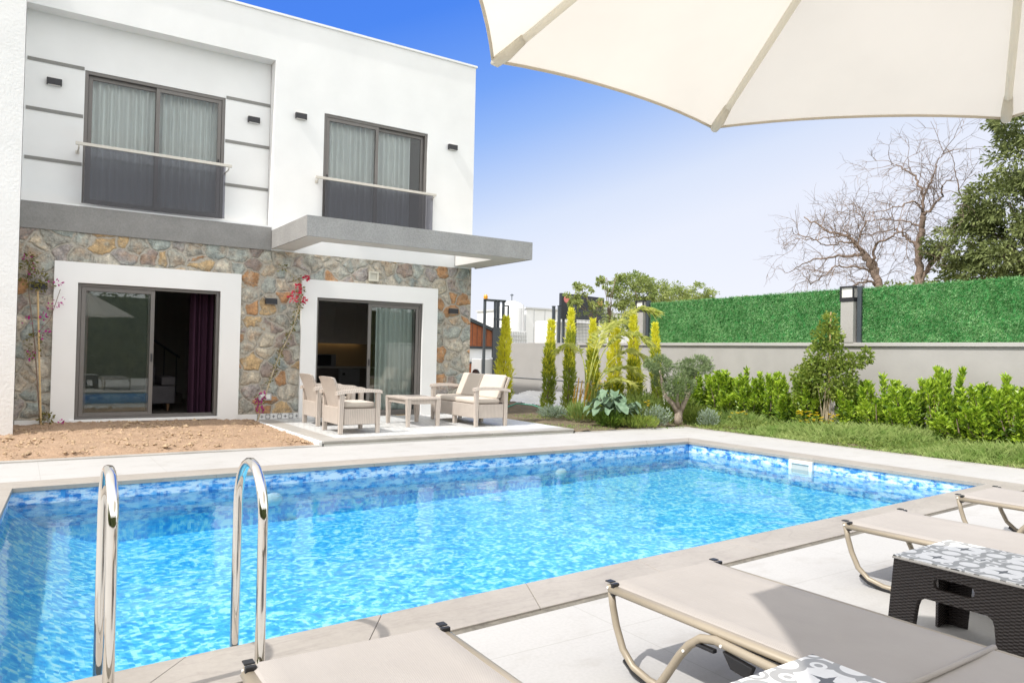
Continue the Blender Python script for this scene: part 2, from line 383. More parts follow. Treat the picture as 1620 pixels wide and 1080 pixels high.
def sling_mat():
    m, nt, out = new_mat('woven sling'); k = NT(nt); v = k.coord()
    c = k.ramp(k.noise(v, 2.2, 5, .6), [(.3, (.365, .335, .308)), (.7, (.405, .373, .344))])
    sp = k.n('ShaderNodeSeparateXYZ'); k.l(v, sp.inputs[0])
    w = k.math('MULTIPLY', k.math('SINE', k.math('MULTIPLY', sp.outputs[0], 900.0)), k.math('SINE', k.math('MULTIPLY', sp.outputs[1], 700.0)))
    c = k.mix(1.0, c, k.ramp(k.math('MULTIPLY_ADD', w, .5, .5), [(0, (.90,) * 3), (1, (1.04,) * 3)]), 'MULTIPLY')
    hem = k.math('GREATER_THAN', k.math('ABSOLUTE', sp.outputs[0]), .332)
    c = k.mix(k.math('MULTIPLY', hem, .35), c, (.46, .42, .385))
    p = k.n('ShaderNodeBsdfPrincipled'); k.l(c, p.inputs['Base Color']); p.inputs['Roughness'].default_value = .75; p.inputs['Specular IOR Level'].default_value = .3
    h = k.math('ADD', k.math('MULTIPLY', w, .06), k.noise(k.mapping(v, (1, .35, 1)), 5, 4, .6))
    k.l(k.bump(h, .35, .02), p.inputs['Normal']); k.l(p.outputs[0], out.inputs[0]); return m
M['taupe'] = sling_mat()
L = dict(
    gold=leaf_mat('golden conifer tips', (.72, .72, .04), (.97, .93, .14), .35, 14),
    conifer=leaf_mat('green conifer', (.17, .26, .03), (.50, .55, .08), .3, 12),
    hedge=leaf_mat('laurel leaf', (.17, .33, .02), (.56, .70, .07), .35, 16, .35, .5),
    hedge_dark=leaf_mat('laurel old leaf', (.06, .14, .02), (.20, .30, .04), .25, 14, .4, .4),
    climber=leaf_mat('climber leaf', (.11, .20, .03), (.36, .42, .08), .35, 16),
    olive=leaf_mat('olive leaf', (.10, .155, .055), (.30, .38, .18), .2, 22),
    palm=leaf_mat('palm leaflet', (.34, .42, .06), (.80, .78, .30), .4, 9),
    agave=leaf_mat('blue green leaf', (.10, .175, .10), (.27, .38, .25), .15, 6),
    silver=leaf_mat('silver leaf', (.21, .29, .20), (.40, .47, .36), .2, 20),
    grass=leaf_mat('grass blade', (.16, .28, .05), (.42, .50, .18), .35, 5),
    evergreen=leaf_mat('evergreen leaf', (.10, .135, .04), (.30, .34, .13), .22, 2.2),
    palecrown=leaf_mat('pale tree leaf', (.20, .28, .07), (.46, .50, .18), .3, 1.6),
    weed=leaf_mat('weed leaf', (.10, .17, .03), (.28, .34, .08), .3, 12),
    magenta=leaf_mat('magenta bract', (.36, .02, .22), (.58, .06, .34), .35, 20),
    red=leaf_mat('red bract', (.55, .02, .06), (.74, .06, .14), .35, 20),
    yellow=leaf_mat('yellow petal', (.75, .50, .01), (.86, .68, .02), .3, 20),
    vineleaf=leaf_mat('vine leaf', (.10, .11, .03), (.30, .26, .07), .3, 20),
)

# ------------------------------------------------------------------ mesh helpers
ORG = {}
class MB:
    def __init__(s): s.v = []; s.f = []
    def add(s, vs, fs):
        b = len(s.v); s.v.extend([tuple(map(float, p)) for p in vs]); s.f.extend([tuple(i + b for i in f) for f in fs]); return s
    def box(s, x0, x1, y0, y1, z0, z1):
        return s.add([(x0, y0, z0), (x1, y0, z0), (x1, y1, z0), (x0, y1, z0), (x0, y0, z1), (x1, y0, z1), (x1, y1, z1), (x0, y1, z1)],
                     [(0, 3, 2, 1), (4, 5, 6, 7), (0, 1, 5, 4), (1, 2, 6, 5), (2, 3, 7, 6), (3, 0, 4, 7)])
    def hexa(s, bot, top):
        return s.add(list(bot) + list(top), [(0, 3, 2, 1), (4, 5, 6, 7), (0, 1, 5, 4), (1, 2, 6, 5), (2, 3, 7, 6), (3, 0, 4, 7)])
    def tube(s, pts, r, n=8, cap=True, flat=None):
        pts = [Vector(p) for p in pts]
        rs = r if isinstance(r, (list, tuple)) else [r] * len(pts)
        t0 = (pts[1] - pts[0]).normalized()
        up = Vector((0, 0, 1)) if abs(t0.z) < .9 else Vector((1, 0, 0))
        a = t0.cross(up).normalized()
        vs = []
        for i, p in enumerate(pts):
            t = (pts[min(i + 1, len(pts) - 1)] - pts[max(i - 1, 0)])
            t = t.normalized() if t.length > 1e-9 else t0
            a = (a - t * a.dot(t))
            a = a.normalized() if a.length > 1e-6 else t.orthogonal().normalized()
            b = t.cross(a)
            for k in range(n):
                th = 2 * math.pi * k / n
                q = a * math.cos(th) * rs[i] + b * math.sin(th) * rs[i] * (flat or 1.0)
                vs.append(p + q)
        fs = []
        for i in range(len(pts) - 1):
            for k in range(n):
                fs.append((i * n + k, i * n + (k + 1) % n, (i + 1) * n + (k + 1) % n, (i + 1) * n + k))
        if cap:
            fs.append(tuple(range(n - 1, -1, -1))); fs.append(tuple((len(pts) - 1) * n + k for k in range(n)))
        return s.add(vs, fs)
    def lathe(s, prof, c=(0, 0, 0), n=16):
        vs = [(c[0] + r * math.cos(2 * math.pi * k / n), c[1] + r * math.sin(2 * math.pi * k / n), c[2] + z) for r, z in prof for k in range(n)]
        fs = [(i * n + k, i * n + (k + 1) % n, (i + 1) * n + (k + 1) % n, (i + 1) * n + k) for i in range(len(prof) - 1) for k in range(n)]
        fs.append(tuple(range(n - 1, -1, -1))); fs.append(tuple((len(prof) - 1) * n + k for k in range(n)))
        return s.add(vs, fs)
    def poly(s, loops, fn, t):
        """flat outline with holes, thickened: fn(u, v, w) -> point"""
        tri = tessellate_polygon([[Vector((u, v, 0)) for u, v in lp] for lp in loops])
        flat = [p for lp in loops for p in lp]; n = len(flat)
        vs = [fn(u, v, 0) for u, v in flat] + [fn(u, v, t) for u, v in flat]
        fs = [tuple(x) for x in tri] + [tuple(i + n for i in reversed(x)) for x in tri]
        o = 0
        for lp in loops:
            m = len(lp)
            for i in range(m):
                a, b = o + i, o + (i + 1) % m
                fs.append((a, b, b + n, a + n))
            o += m
        return s.add(vs, fs)
    def arr(s, V, F):
        b = len(s.v); s.v.extend(map(tuple, V.tolist())); s.f.extend(map(tuple, (F + b).tolist())); return s
    def build(s, name, m, parent=None, world=True, smooth=False, bevel=0.0, org=None):
        V = np.array(s.v, dtype=np.float64)
        if parent is None:
            if org is None:
                lo, hi = V.min(0), V.max(0); org = ((lo[0] + hi[0]) / 2, (lo[1] + hi[1]) / 2, lo[2])
            base = Vector(org)
        else:
            base = ORG.get(parent.name, Vector((0, 0, 0)))
        if world: V = V - np.array(base)[None, :]
        me = bpy.data.meshes.new(name)
        me.from_pydata(V.tolist(), [], s.f)
        me.update()
        me.materials.append(m)
        if smooth:
            me.polygons.foreach_set('use_smooth', [True] * len(me.polygons))
        o = bpy.data.objects.new(name, me); COL.objects.link(o)
        if parent is None: o.location = base if world else (0, 0, 0)
        else: o.parent = parent
        ORG[o.name] = base if world else Vector((0, 0, 0))
        if bevel:
            b = o.modifiers.new('bevel', 'BEVEL'); b.width = bevel; b.segments = 2; b.limit_method = 'ANGLE'; b.angle_limit = R(50)
        return o

def tag(o, label=None, cat=None, group=None, kind=None):
    if label: o['label'] = label
    if cat: o['category'] = cat
    if group: o['group'] = group
    if kind: o['kind'] = kind
    return o

def empty(name, loc, label, cat, group=None, rz=0.0):
    o = bpy.data.objects.new(name, None); o.empty_display_size = .2; COL.objects.link(o)
    o.location = loc; o.rotation_euler.z = rz
    ORG[o.name] = Vector(loc)
    return tag(o, label, cat, group)

def struct(mb, name, m, **kw):
    return tag(mb.build(name, m, **kw), kind='structure')

def dup(root, loc, rz=None, label=None, scale=None):
    def cp(o, par):
        c = o.copy(); COL.objects.link(c)
        if par: c.parent = par
        for ch in [x for x in COL.objects if x.parent == o]: cp(ch, c)
        return c
    c = cp(root, None); c.location = loc
    if rz is not None: c.rotation_euler.z = rz
    if scale is not None: c.scale = scale
    if label: c['label'] = label
    return c

def unit(a): return a / np.maximum(np.linalg.norm(a, axis=-1, keepdims=True), 1e-9)
def leaves(P, D, length, width, fold=.25, droop=0.0):
    """pointed two-triangle-pair leaves at P, growing along D"""
    n = len(P); D = unit(D)
    rnd = rng.normal(size=(n, 3)); S = unit(np.cross(D, rnd)); N = np.cross(S, D)
    l = (length * rng.uniform(.65, 1.25, n))[:, None]; w = (width * rng.uniform(.7, 1.2, n))[:, None]
    mid = P + D * l * .48 - N * w * fold
    tip = P + D * l; tip[:, 2] -= (droop * l[:, 0])
    V = np.stack([P, mid + S * w * .5, tip, mid - S * w * .5], 1).reshape(-1, 3)
    i = np.arange(n)[:, None] * 4
    F = np.concatenate([i + np.array([[0, 1, 2]]), i + np.array([[0, 2, 3]])], 0)
    return V, F
def sphere_pts(n, c=(0, 0, 0), r=(1, 1, 1), shell=.35):
    d = unit(rng.normal(size=(n, 3))); rad = (shell + (1 - shell) * rng.random(n) ** .5)[:, None]
    return np.array(c) + d * rad * np.array(r), d

# ------------------------------------------------------------------ ground, pool, paving
A, B, C_, D_ = (-.30, 3.56), (9.45, 4.12), (9.36, 8.66), (-.01, 8.64)          # water's edge
OA, OB, OC, OD = (-.74, 3.14), (9.86, 3.74), (9.78, 9.05), (-.42, 9.03)      # outside of the coping
def ring(mb, outer, inner, z):
    o = [(x, y, z) for x, y in outer]; i = [(x, y, z) for x, y in inner]
    return mb.add(o + i, [(0, 1, 5, 4), (1, 2, 6, 5), (2, 3, 7, 6), (3, 0, 4, 7)])
struct(ring(MB(), [(-400, -400), (600, -400), (600, 600), (-400, 600)], [OA, OB, OC, OD], -.06), 'ground', M['ground'], org=(0, 0, -.06))

mb = MB()                                                                     # pool shell below the border band
g = .03
iA, iB, iC, iD = (A[0] - g, A[1] - g), (B[0] + g, B[1] - g), (C_[0] + g, C_[1] + g), (D_[0] - g, D_[1] + g)
zb = -.62
NRW = 10
zl = lambda u: -.17 - .47 * (1 - (1 - u) ** 2)                                   # cove added on the left to soften the wall's shadow, then nearly level
rows = []
for i in range(NRW + 1):
    u = i / NRW; t_ = .105 * u
    rows.append([(*(iA[k] + (iB[k] - iA[k]) * t_ for k in (0, 1)), zl(u)), (*(iD[k] + (iC[k] - iD[k]) * t_ for k in (0, 1)), zl(u))])
rows.append([(*iB, -.44), (*iC, -.44)])
q = [p for r_ in rows for p in r_]; nq = len(q)
fs = [(2 * i, 2 * i + 2, 2 * i + 3, 2 * i + 1) for i in range(len(rows) - 1)]
top = [(p[0], p[1], -.02) for p in q]
fs += [(2 * i, nq + 2 * i, nq + 2 * i + 2, 2 * i + 2) for i in range(len(rows) - 1)] + [(2 * i + 1, 2 * i + 3, nq + 2 * i + 3, nq + 2 * i + 1) for i in range(len(rows) - 1)]
fs += [(0, 1, nq + 1, nq), (nq - 2, 2 * nq - 2, 2 * nq - 1, nq - 1)]
mb.add(q + top, fs)
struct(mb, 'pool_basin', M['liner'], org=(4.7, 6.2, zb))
mb = MB(); e = .006
jA, jB, jC, jD = (iA[0] + e, iA[1] + e), (iB[0] - e, iB[1] + e), (iC[0] - e, iC[1] - e), (iD[0] + e, iD[1] - e)
q = [(*p, -.42) for p in (jA, jB, jC, jD)] + [(*p, -.03) for p in (jA, jB, jC, jD)]
mb.add(q, [(0, 4, 5, 1), (1, 5, 6, 2), (2, 6, 7, 3)])
mb.add([(*jD, -.168), (*jA, -.168), (*jA, -.03), (*jD, -.03)], [(0, 1, 2, 3)])
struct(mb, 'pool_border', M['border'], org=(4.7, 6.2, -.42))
ZW = -.175
mb = MB(); mb.hexa([(iA[0] - .02, iA[1] - .02, -.8), (iB[0] + .02, iB[1] - .02, -.8), (iC[0] + .02, iC[1] + .02, -.8), (iD[0] - .02, iD[1] + .02, -.8)], [(iA[0] - .02, iA[1] - .02, ZW), (iB[0] + .02, iB[1] - .02, ZW), (iC[0] + .02, iC[1] + .02, ZW), (iD[0] - .02, iD[1] + .02, ZW)])
struct(mb, 'water', M['water'], org=(4.7, 6.2, ZW))

def lerp2(p, q, t): return (p[0] + (q[0] - p[0]) * t, p[1] + (q[1] - p[1]) * t)
mb = MB()                                                                     # coping slabs
for (p, q, po, qo, n) in ((A, B, OA, OB, 10), (B, C_, OB, OC, 5), (C_, D_, OC, OD, 10), (D_, A, OD, OA, 5)):
    for i in range(n):
        t0, t1 = i / n + .00018, (i + 1) / n - .00018
        a, b, c, d = lerp2(p, q, t0), lerp2(p, q, t1), lerp2(po, qo, t1), lerp2(po, qo, t0)
        mb.hexa([(*d, -.045), (*c, -.045), (*b, -.045), (*a, -.045)], [(*d, 0), (*c, 0), (*b, 0), (*a, 0)])
struct(mb, 'pool_coping', M['coping'], bevel=.003)
struct(ring(MB(), [(OA[0] - .03, OA[1] - .06), (OB[0] + .02, OB[1] - .055), (OC[0] + .02, OC[1] + .02), (OD[0] - .02, OD[1] + .02)], [(A[0] - .05, A[1] - .05), (B[0] + .05, B[1] - .05), (C_[0] + .05, C_[1] + .05), (D_[0] - .05, D_[1] + .05)], -.012), 'coping_joint', M['grout'])
PX0, PX1, PY0, PY1 = -9.0, 11.18, -7.0, 10.48
nO = [(OA[0] - .03, OA[1] - .06), (OB[0] + .02, OB[1] - .055), (OC[0] + .02, OC[1] + .02), (OD[0] - .02, OD[1] + .02)]
mb = ring(MB(), [(PX0, PY0), (PX1, PY0), (PX1, PY1), (PX0, PY1)], nO, -.006)
struct(mb, 'pool_deck', M['deck'], org=(0, 0, -.006))
mb = MB(); mb.box(PX1, PX1 + .09, PY0, PY1 + .09, -.1, .004); mb.box(8.45, PX1 - .002, PY1, PY1 + .09, -.1, .003); mb.box(-9, 3.70, PY1, PY1 + .12, -.1, .012)
struct(mb, 'deck_edging', M['marble'], bevel=.004)
# garden bed right of the deck and behind the terrace
mb = MB()
def bed_grid(x0, x1, y0, y1, nx, ny, amp, z0, fn=None):
    m_ = MB(); xs = np.linspace(x0, x1, nx); ys = np.linspace(y0, y1, ny)
    X, Y = np.meshgrid(xs, ys)
    Z = z0 + amp * (np.sin(X * 3.1 + 1.3 * np.sin(Y * 1.7)) * np.cos(Y * 2.3) * .5 + np.sin(X * 9.7 + Y * 3.1) * np.sin(Y * 8.3 - X * 2.2) * .3) + amp * rng.normal(size=X.shape) * .35
    if fn is not None: Z = Z + fn(X, Y)
    V = np.stack([X, Y, Z], -1).reshape(-1, 3)
    i = (np.arange(ny - 1)[:, None] * nx + np.arange(nx - 1)[None, :]).reshape(-1, 1)
    m_.arr(V, i + np.array([[0, 1, nx + 1, nx]])); return m_
struct(bed_grid(11.28, 14.3, -2, 10.6, 40, 150, .03, .0), 'garden_bed', M['bed'], smooth=True)
struct(bed_grid(8.46, 14.3, 10.6, 24, 70, 150, .03, .0), 'garden_bed', M['bed'], smooth=True)
struct(bed_grid(-9, 3.70, 10.60, 14.32, 240, 90, .03, .045, lambda X, Y: .02 * np.sin(X * 1.3) + .05 * np.clip((Y - 12.5) / 1.8, 0, 1) - .075 * (1 - np.clip((Y - 10.6) / .22, 0, 1))), 'soil_bed', M['soil'], smooth=True)
mb = MB()                                                                     # clods and pebbles lying on the soil
for i in range(2600):
    x, y = rng.uniform(-3, 3.66), rng.uniform(10.66, 14.2); r = rng.gamma(2, .0055) + .005
    if rng.random() < .03: r *= 1.9
    z = .05 + .05 * max(0, min(1, (y - 12.5) / 1.8)) + .02 * math.sin(x * 1.3)
    d = unit(rng.normal(size=(6, 3))) * .25 + np.array([[1, 0, 0], [-1, 0, 0], [0, 1, 0], [0, -1, 0], [0, 0, .7], [0, 0, -.7]])
    mb.add((d * r + np.array([x, y, z])).tolist(), [(0, 2, 4), (2, 1, 4), (1, 3, 4), (3, 0, 4), (2, 0, 5), (1, 2, 5), (3, 1, 5), (0, 3, 5)])
tag(mb.build('soil_clods', M['clod']), kind='stuff')

# terrace
TZ = .06
mb = MB(); mb.box(3.78, 8.45, 10.60, 14.29, -.1, TZ - .004)
struct(mb, 'terrace_base', M['surround'])
mb = MB()
mb.box(3.76, 4.06, 10.58, 14.26, .02, TZ)
for i in range(5):
    mb.box(4.064 + i * .878, 4.064 + i * .878 + .874, 10.58, 10.90, .02, TZ)
struct(mb, 'terrace_border', M['marble'], bevel=.006)
mb = MB(); mb.box(4.064, 8.45, 10.904, 14.26, .02, TZ - .002)
struct(mb, 'terrace_paving', M['patio_tile'], org=(4.064, 10.904, .02))
mb = MB(); mb.box(3.700, 3.756, 10.60, 14.24, -.05, .055)
struct(mb, 'terrace_kerb', M['surround'], bevel=.004)

# ------------------------------------------------------------------ the villa
F = 14.30
villa = empty('villa', (4.2, F, 0), 'white two storey flat roofed villa with rubble stone ground floor and dark sliding windows', 'house')
def part(mb, name, m, parent=villa, **kw): return mb.build(name, m, parent, **kw)
def wall_with_hole(x0, x1, z0, z1, hx0, hx1, hz0, hz1, y0, y1):
    mb = MB()
    mb.box(x0, hx0, y0, y1, z0, z1); mb.box(hx1, x1, y0, y1, z0, z1)
    mb.box(hx0, hx1, y0, y1, hz1, z1)
    if hz0 > z0: mb.box(hx0, hx1, y0, y1, z0, hz0)
    return mb
D1 = (.80, 3.06, .15, 2.43); D2 = (4.87, 7.19, .07, 2.43)
W2 = (.83, 3.13, 3.80, 6.10); W1 = (4.94, 7.24, 3.74, 6.10)
ZS = 3.27
part(wall_with_hole(-.03, 4.0, -.1, ZS, D1[0], D1[1], D1[2], D1[3], F, F + .28), 'stone_wall', M['stone'])
part(wall_with_hole(4.0, 8.40, -.1, ZS, D2[0], D2[1], D2[2], D2[3], F, F + .28), 'stone_wall', M['stone'])
mb = MB(); mb.box(8.12, 8.40, F + .28, 22, -.1, ZS); part(mb, 'stone_wall', M['stone'])
part(wall_with_hole(-.03, 3.96, 3.72, 6.92, W2[0], W2[1], W2[2], W2[3], F + .30, F + .5), 'recessed_wall', M['white'])
mb = MB(); mb.box(-.03, 3.96, F, F + .5, 6.92, 7.80); part(mb, 'parapet_beam', M['white'])
part(wall_with_hole(3.96, 8.40, ZS, 7.80, W1[0], W1[1], W1[2], W1[3], F, F + .28), 'upper_wall', M['white'])
mb = MB(); mb.box(8.12, 8.40, F + .28, 22, ZS, 7.80); part(mb, 'side_wall', M['white'])
mb = MB(); mb.box(-.03, 8.12, 21.7, 22, -.1, 7.8); part(mb, 'back_wall', M['white'])
mb = MB(); mb.box(-.03, 8.43, F - .03, F + .6, 7.80, 7.84); mb.box(7.9, 8.43, F + .6, 22, 7.80, 7.84); part(mb, 'parapet_coping', M['surround'])
mb = MB(); mb.box(-.02, 8.11, F + .51, 21.7, 7.1, 7.3); part(mb, 'roof', M['soffit'])
mb = MB(); mb.box(-.03, 3.955, F - .03, F + .5, ZS, 3.705); part(mb, 'facade_band', M['grey_render'])
mb = MB(); mb.box(-.03, 3.955, F - .012, F + .3, 3.705, 3.735); part(mb, 'band_flashing', M['surround'])
for (x0, x1) in ((.0, W2[0] - .012), (W2[1] + .012, 3.955)):
    for z in (4.475, 5.295, 6.115):
        mb = MB(); mb.box(x0, x1, F + .288, F + .30, z - .028, z + .028); part(mb, 'wall_strip', M['strip'])
# white trim round the doors
def surround(x0, x1, z0, z1, D, zsill):
    mb = MB(); y0, y1 = F - .06, F - .002
    mb.box(x0, D[0], y0, y1, z0, z1); mb.box(D[1], x1, y0, y1, z0, z1); mb.box(D[0], D[1], y0, y1, D[3], z1)
    mb.box(D[0] - .003, D[0], y1, F + .1, D[2], D[3]); mb.box(D[1], D[1] + .003, y1, F + .1, D[2], D[3])
    return mb
part(surround(.46, 3.42, -.05, 2.77, D1, 0), 'door_surround', M['surround'])
part(surround(4.56, 7.54, TZ, 2.77, D2, 0), 'door_surround', M['surround'])
mb = MB(); mb.box(.72, 3.06, F - .085, F + .02, .105, .15); part(mb, 'door_sill', M['surround'], bevel=.004)
mb = MB(); mb.box(.80, 3.06, F - .05, F - .003, -.05, .104); part(mb, 'plinth', mat('sandy plinth', (.52, .42, .32), .9, .15, 5))
mb = MB(); mb.box(W2[0] - .03, W2[1] + .03, F + .2, F + .305, 3.765, 3.80); part(mb, 'window_sill', M['surround'], bevel=.004)
for (x0, x1) in ((3.79, 4.555), (7.545, 8.39)):
    mb = MB(); mb.box(x0, x1, F - .02, F - .003, TZ, .17); part(mb, 'skirting', M['skirt_tile'])
for (x0, x1) in ((-.02, .455), (3.425, 3.78)):
    mb = MB(); mb.box(x0, x1, F - .016, F - .003, -.05, .16); part(mb, 'skirting', M['surround'])
# entrance canopy: a concrete frame with an open middle
mb = MB()
CX0, CX1, CY0, CZ0, CZ1 = 3.962, 8.58, 12.20, 3.30, 3.65
mb.box(CX0, CX1, CY0, CY0 + .03, CZ0 + .0, CZ1)
mb.box(CX0, CX0 + .03, CY0 + .03, F - .001, CZ0, CZ1); mb.box(CX1 - .03, CX1, CY0 + .03, F + .12, CZ0, CZ1)
part(mb, 'canopy_fascia', M['fascia'])
mb = MB()
mb.box(CX0 + .03, CX1 - .03, CY0 + .03, CY0 + .55, CZ0 + .004, CZ1 - .02)
mb.box(CX0 + .03, CX0 + .45, CY0 + .55, F - .001, CZ0 + .004, CZ1 - .02); mb.box(CX1 - .62, CX1 - .03, CY0 + .55, F - .001, CZ0 + .004, CZ1 - .02)
part(mb, 'canopy_frame', M['soffit'])

def sliding(name, D, y, split, sashes, glass, handle_sides, low=None):
    """outer frame, sliding sashes (frame mesh), each with a pane and a pull"""
    x0, x1, z0, z1 = D; w = .055
    mb = MB()
    mb.box(x0, x0 + w, y, y + .12, z0, z1); mb.box(x1 - w, x1, y, y + .12, z0, z1)
    mb.box(x0 + w, x1 - w, y, y + .12, z1 - w, z1); mb.box(x0 + w, x1 - w, y, y + .12, z0, z0 + .035)
    mb.box(x0 + w, x1 - w, y + .055, y + .062, z0 + .035, z0 + .06)
    fr = part(mb, name, M['alu'], bevel=.003)
    for (a, b, dy, hx) in sashes:
        s = .065; yy = y + dy
        mb = MB()
        mb.box(a, a + s, yy, yy + .04, z0 + .04, z1 - w - .003); mb.box(b - s, b, yy, yy + .04, z0 + .04, z1 - w - .003)
        mb.box(a + s, b - s, yy, yy + .04, z1 - w - s - .003, z1 - w - .003); mb.box(a + s, b - s, yy, yy + .04, z0 + .04, z0 + .04 + s)
        part(mb, 'sash', M['alu'], fr, bevel=.003)
        mb = MB(); mb.box(a + s - .004, b - s + .004, yy + .016, yy + .022, z0 + .04 + s - .004, z1 - w - s + .001); part(mb, 'pane', glass, fr)
        if hx is not None:
            hz = z0 + (z1 - z0) * .46
            mb = MB(); mb.box(hx - .014, hx + .014, yy - .012, yy - .001, hz - .07, hz + .07); part(mb, 'handle', M['lampblack'], fr, bevel=.004)
    return fr
m1 = (D1[0] + D1[1]) / 2; m2 = (D2[0] + D2[1]) / 2
f1 = sliding('sliding_door', D1, F + .015, m1, [(D1[0] + .06, m1 + .05, .012, m1 - .0 + .02), (D1[0] + .10, m1 + .02, .066, None)], M['pane'], None)
mb = MB(); mb.box(D1[0] + .17, m1 - .05, F + .105, F + .108, D1[2] + .1, D1[3] - .12)
scr, nt_, out_ = new_mat('insect screen'); k_ = NT(nt_)
d_ = k_.n('ShaderNodeBsdfDiffuse'); d_.inputs[0].default_value = (.16, .16, .155, 1); t_ = k_.n('ShaderNodeBsdfTransparent'); x_ = k_.n('ShaderNodeMixShader'); x_.inputs[0].default_value = .75
k_.l(t_.outputs[0], x_.inputs[1]); k_.l(d_.outputs[0], x_.inputs[2]); k_.l(x_.outputs[0], out_.inputs[0])
part(mb, 'insect_screen', scr, f1)
f2 = sliding('sliding_door', D2, F + .015, m2, [(m2 - .05, D2[1] - .06, .012, m2 - .015), (m2 - .02, D2[1] - .10, .066, None)], M['pane'], None)
w2 = sliding('window', W2, F + .315, 0, [(W2[0] + .06, (W2[0] + W2[1]) / 2 + .03, .066, None), ((W2[0] + W2[1]) / 2 - .03, W2[1] - .06, .012, W2[1] - .095)], M['pane'], None)
w1 = sliding('window', W1, F + .03, 0, [(W1[0] + .06, (W1[0] + W1[1]) / 2 + .03, .012, W1[0] + .095), ((W1[0] + W1[1]) / 2 - .03, W1[1] - .06, .066, None)], M['pane'], None)

# rooms behind the openings
def room(x0, x1, y0, y1, z0, z1):
    t = .04
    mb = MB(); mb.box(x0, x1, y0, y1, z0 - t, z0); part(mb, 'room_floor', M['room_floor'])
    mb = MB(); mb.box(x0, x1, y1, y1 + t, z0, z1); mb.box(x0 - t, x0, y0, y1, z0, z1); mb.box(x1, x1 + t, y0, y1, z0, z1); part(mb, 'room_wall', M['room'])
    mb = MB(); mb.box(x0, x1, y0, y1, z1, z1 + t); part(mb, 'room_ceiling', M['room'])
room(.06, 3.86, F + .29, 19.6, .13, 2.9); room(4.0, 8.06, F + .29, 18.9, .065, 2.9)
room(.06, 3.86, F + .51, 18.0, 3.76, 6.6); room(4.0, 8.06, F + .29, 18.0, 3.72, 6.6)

def curtain(name, m, x0, x1, y, z0, z1, waves, amp, parent=villa, label=None):
    mb = MB(); n = waves * 10; xs = np.linspace(x0, x1, n + 1)
    yy = y + amp * np.sin(np.linspace(0, waves * 2 * math.pi, n + 1) + .6 * np.sin(np.linspace(0, 17, n + 1))) * (1 + .35 * np.sin(np.linspace(0, 9, n + 1)))
    V = np.concatenate([np.stack([xs, yy, np.full(n + 1, z)], -1) for z in (z0, z1)]); i = np.arange(n)[:, None]
    mb.arr(V, i + np.array([[0, 1, n + 2, n + 1]]))
    return part(mb, name, m, parent, smooth=True)
curtain('curtain', M['sheer'], W2[0] + .02, 2.0, F + .53, 3.8, 6.2, 9, .042); curtain('curtain', M['sheer'], 2.02, W2[1] + .05, F + .55, 3.8, 6.2, 10, .045)
curtain('curtain', M['sheer'], W1[0] - .02, 6.05, F + .22, 3.74, 6.2, 9, .044); curtain('curtain', M['sheer'], 6.07, 6.92, F + .235, 3.74, 6.2, 7, .046)
curtain('curtain', M['sheer'], m2 + .18, D2[1] - .12, F + .165, .10, 2.6, 8, .035)
curtain('curtain', M['purple'], D1[1] - .42, D1[1] + .0, F + .50, .16, 2.55, 4, .06)

# furniture seen through the doors
t = empty('settee', (1.55, 16.4, .13), 'dark grey settee on tapered wooden feet inside the half open living room door', 'sofa')
mb = MB(); mb.box(.35, 2.62, 15.95, 16.85, .27, .62); part(mb, 'seat', M['sofa_grey'], t, bevel=.03)
mb = MB(); mb.box(2.36, 2.62, 15.94, 16.86, .63, .80); part(mb, 'arm', M['sofa_grey'], t, bevel=.03)
mb = MB(); mb.box(.35, 2.34, 16.6, 16.9, .63, 1.0); part(mb, 'backrest', M['sofa_grey'], t, bevel=.03)
for x in (.45, 2.5):
    for y in (16.02, 16.78):
        mb = MB(); mb.tube([(x, y, .13), (x, y, .27)], [.016, .035], 8); part(mb, 'leg', M['wood'], t)
t = empty('staircase', (3.1, 18.9, .13), 'dark staircase with thin railing at the back of the living room', 'stairs')
for i in range(9):
    mb = MB(); mb.box(2.9 - i * .26, 3.18 - i * .26, 18.4, 19.5, .13, .13 + (i + 1) * .19); part(mb, 'step', M['cabinet_dark'], t)
mb = MB(); mb.tube([(3.1, 18.42, 1.15), (.8, 18.42, 2.75)], .025, 6)
for i in range(9): mb.tube([(3.03 - i * .26, 18.42, .3 + i * .19), (3.03 - i * .26, 18.42, 1.2 + i * .18)], .01, 5)
part(mb, 'railing', M['slate'], t)
t = empty('kitchen_units', (6, 18.6, .065), 'row of brown kitchen cupboards with pale worktop behind the terrace door', 'kitchen')
for i in range(6):
    x = 4.5 + i * .58
    mb = MB(); mb.box(x, x + .575, 18.3, 18.86, .17, .93); part(mb, 'base_unit', M['cabinet_dark'], t, bevel=.004)
    mb = MB(); mb.box(x, x + .575, 18.52, 18.86, 1.62, 2.75); part(mb, 'wall_unit', M['cabinet'], t, bevel=.004)
mb = MB(); mb.box(4.5, 7.98, 18.495, 18.518, 1.57, 1.70); part(mb, 'pelmet', M['cabinet'], t)
mb = MB(); mb.box(4.45, 8.02, 18.26, 18.87, .935, .975); part(mb, 'worktop', M['counter'], t)
mb = MB(); mb.box(4.45, 8.02, 18.87, 18.885, .98, 1.6); part(mb, 'splashback', M['splash'], t)
mb = MB(); mb.box(4.6, 7.6, 18.78, 18.81, 1.606, 1.617); part(mb, 'strip_light', emit_mat('warm strip light', (1, .72, .38), .8), t)
t = empty('microwave', (6.55, 18.55, .977), 'dark fronted microwave oven on the kitchen worktop', 'microwave')
mb = MB(); mb.box(6.25, 6.83, 18.42, 18.8, .977, 1.29); part(mb, 'body', M['steel'], t, bevel=.006)
mb = MB(); mb.box(6.28, 6.70, 18.405, 18.419, 1.0, 1.27); part(mb, 'door', M['black'], t)
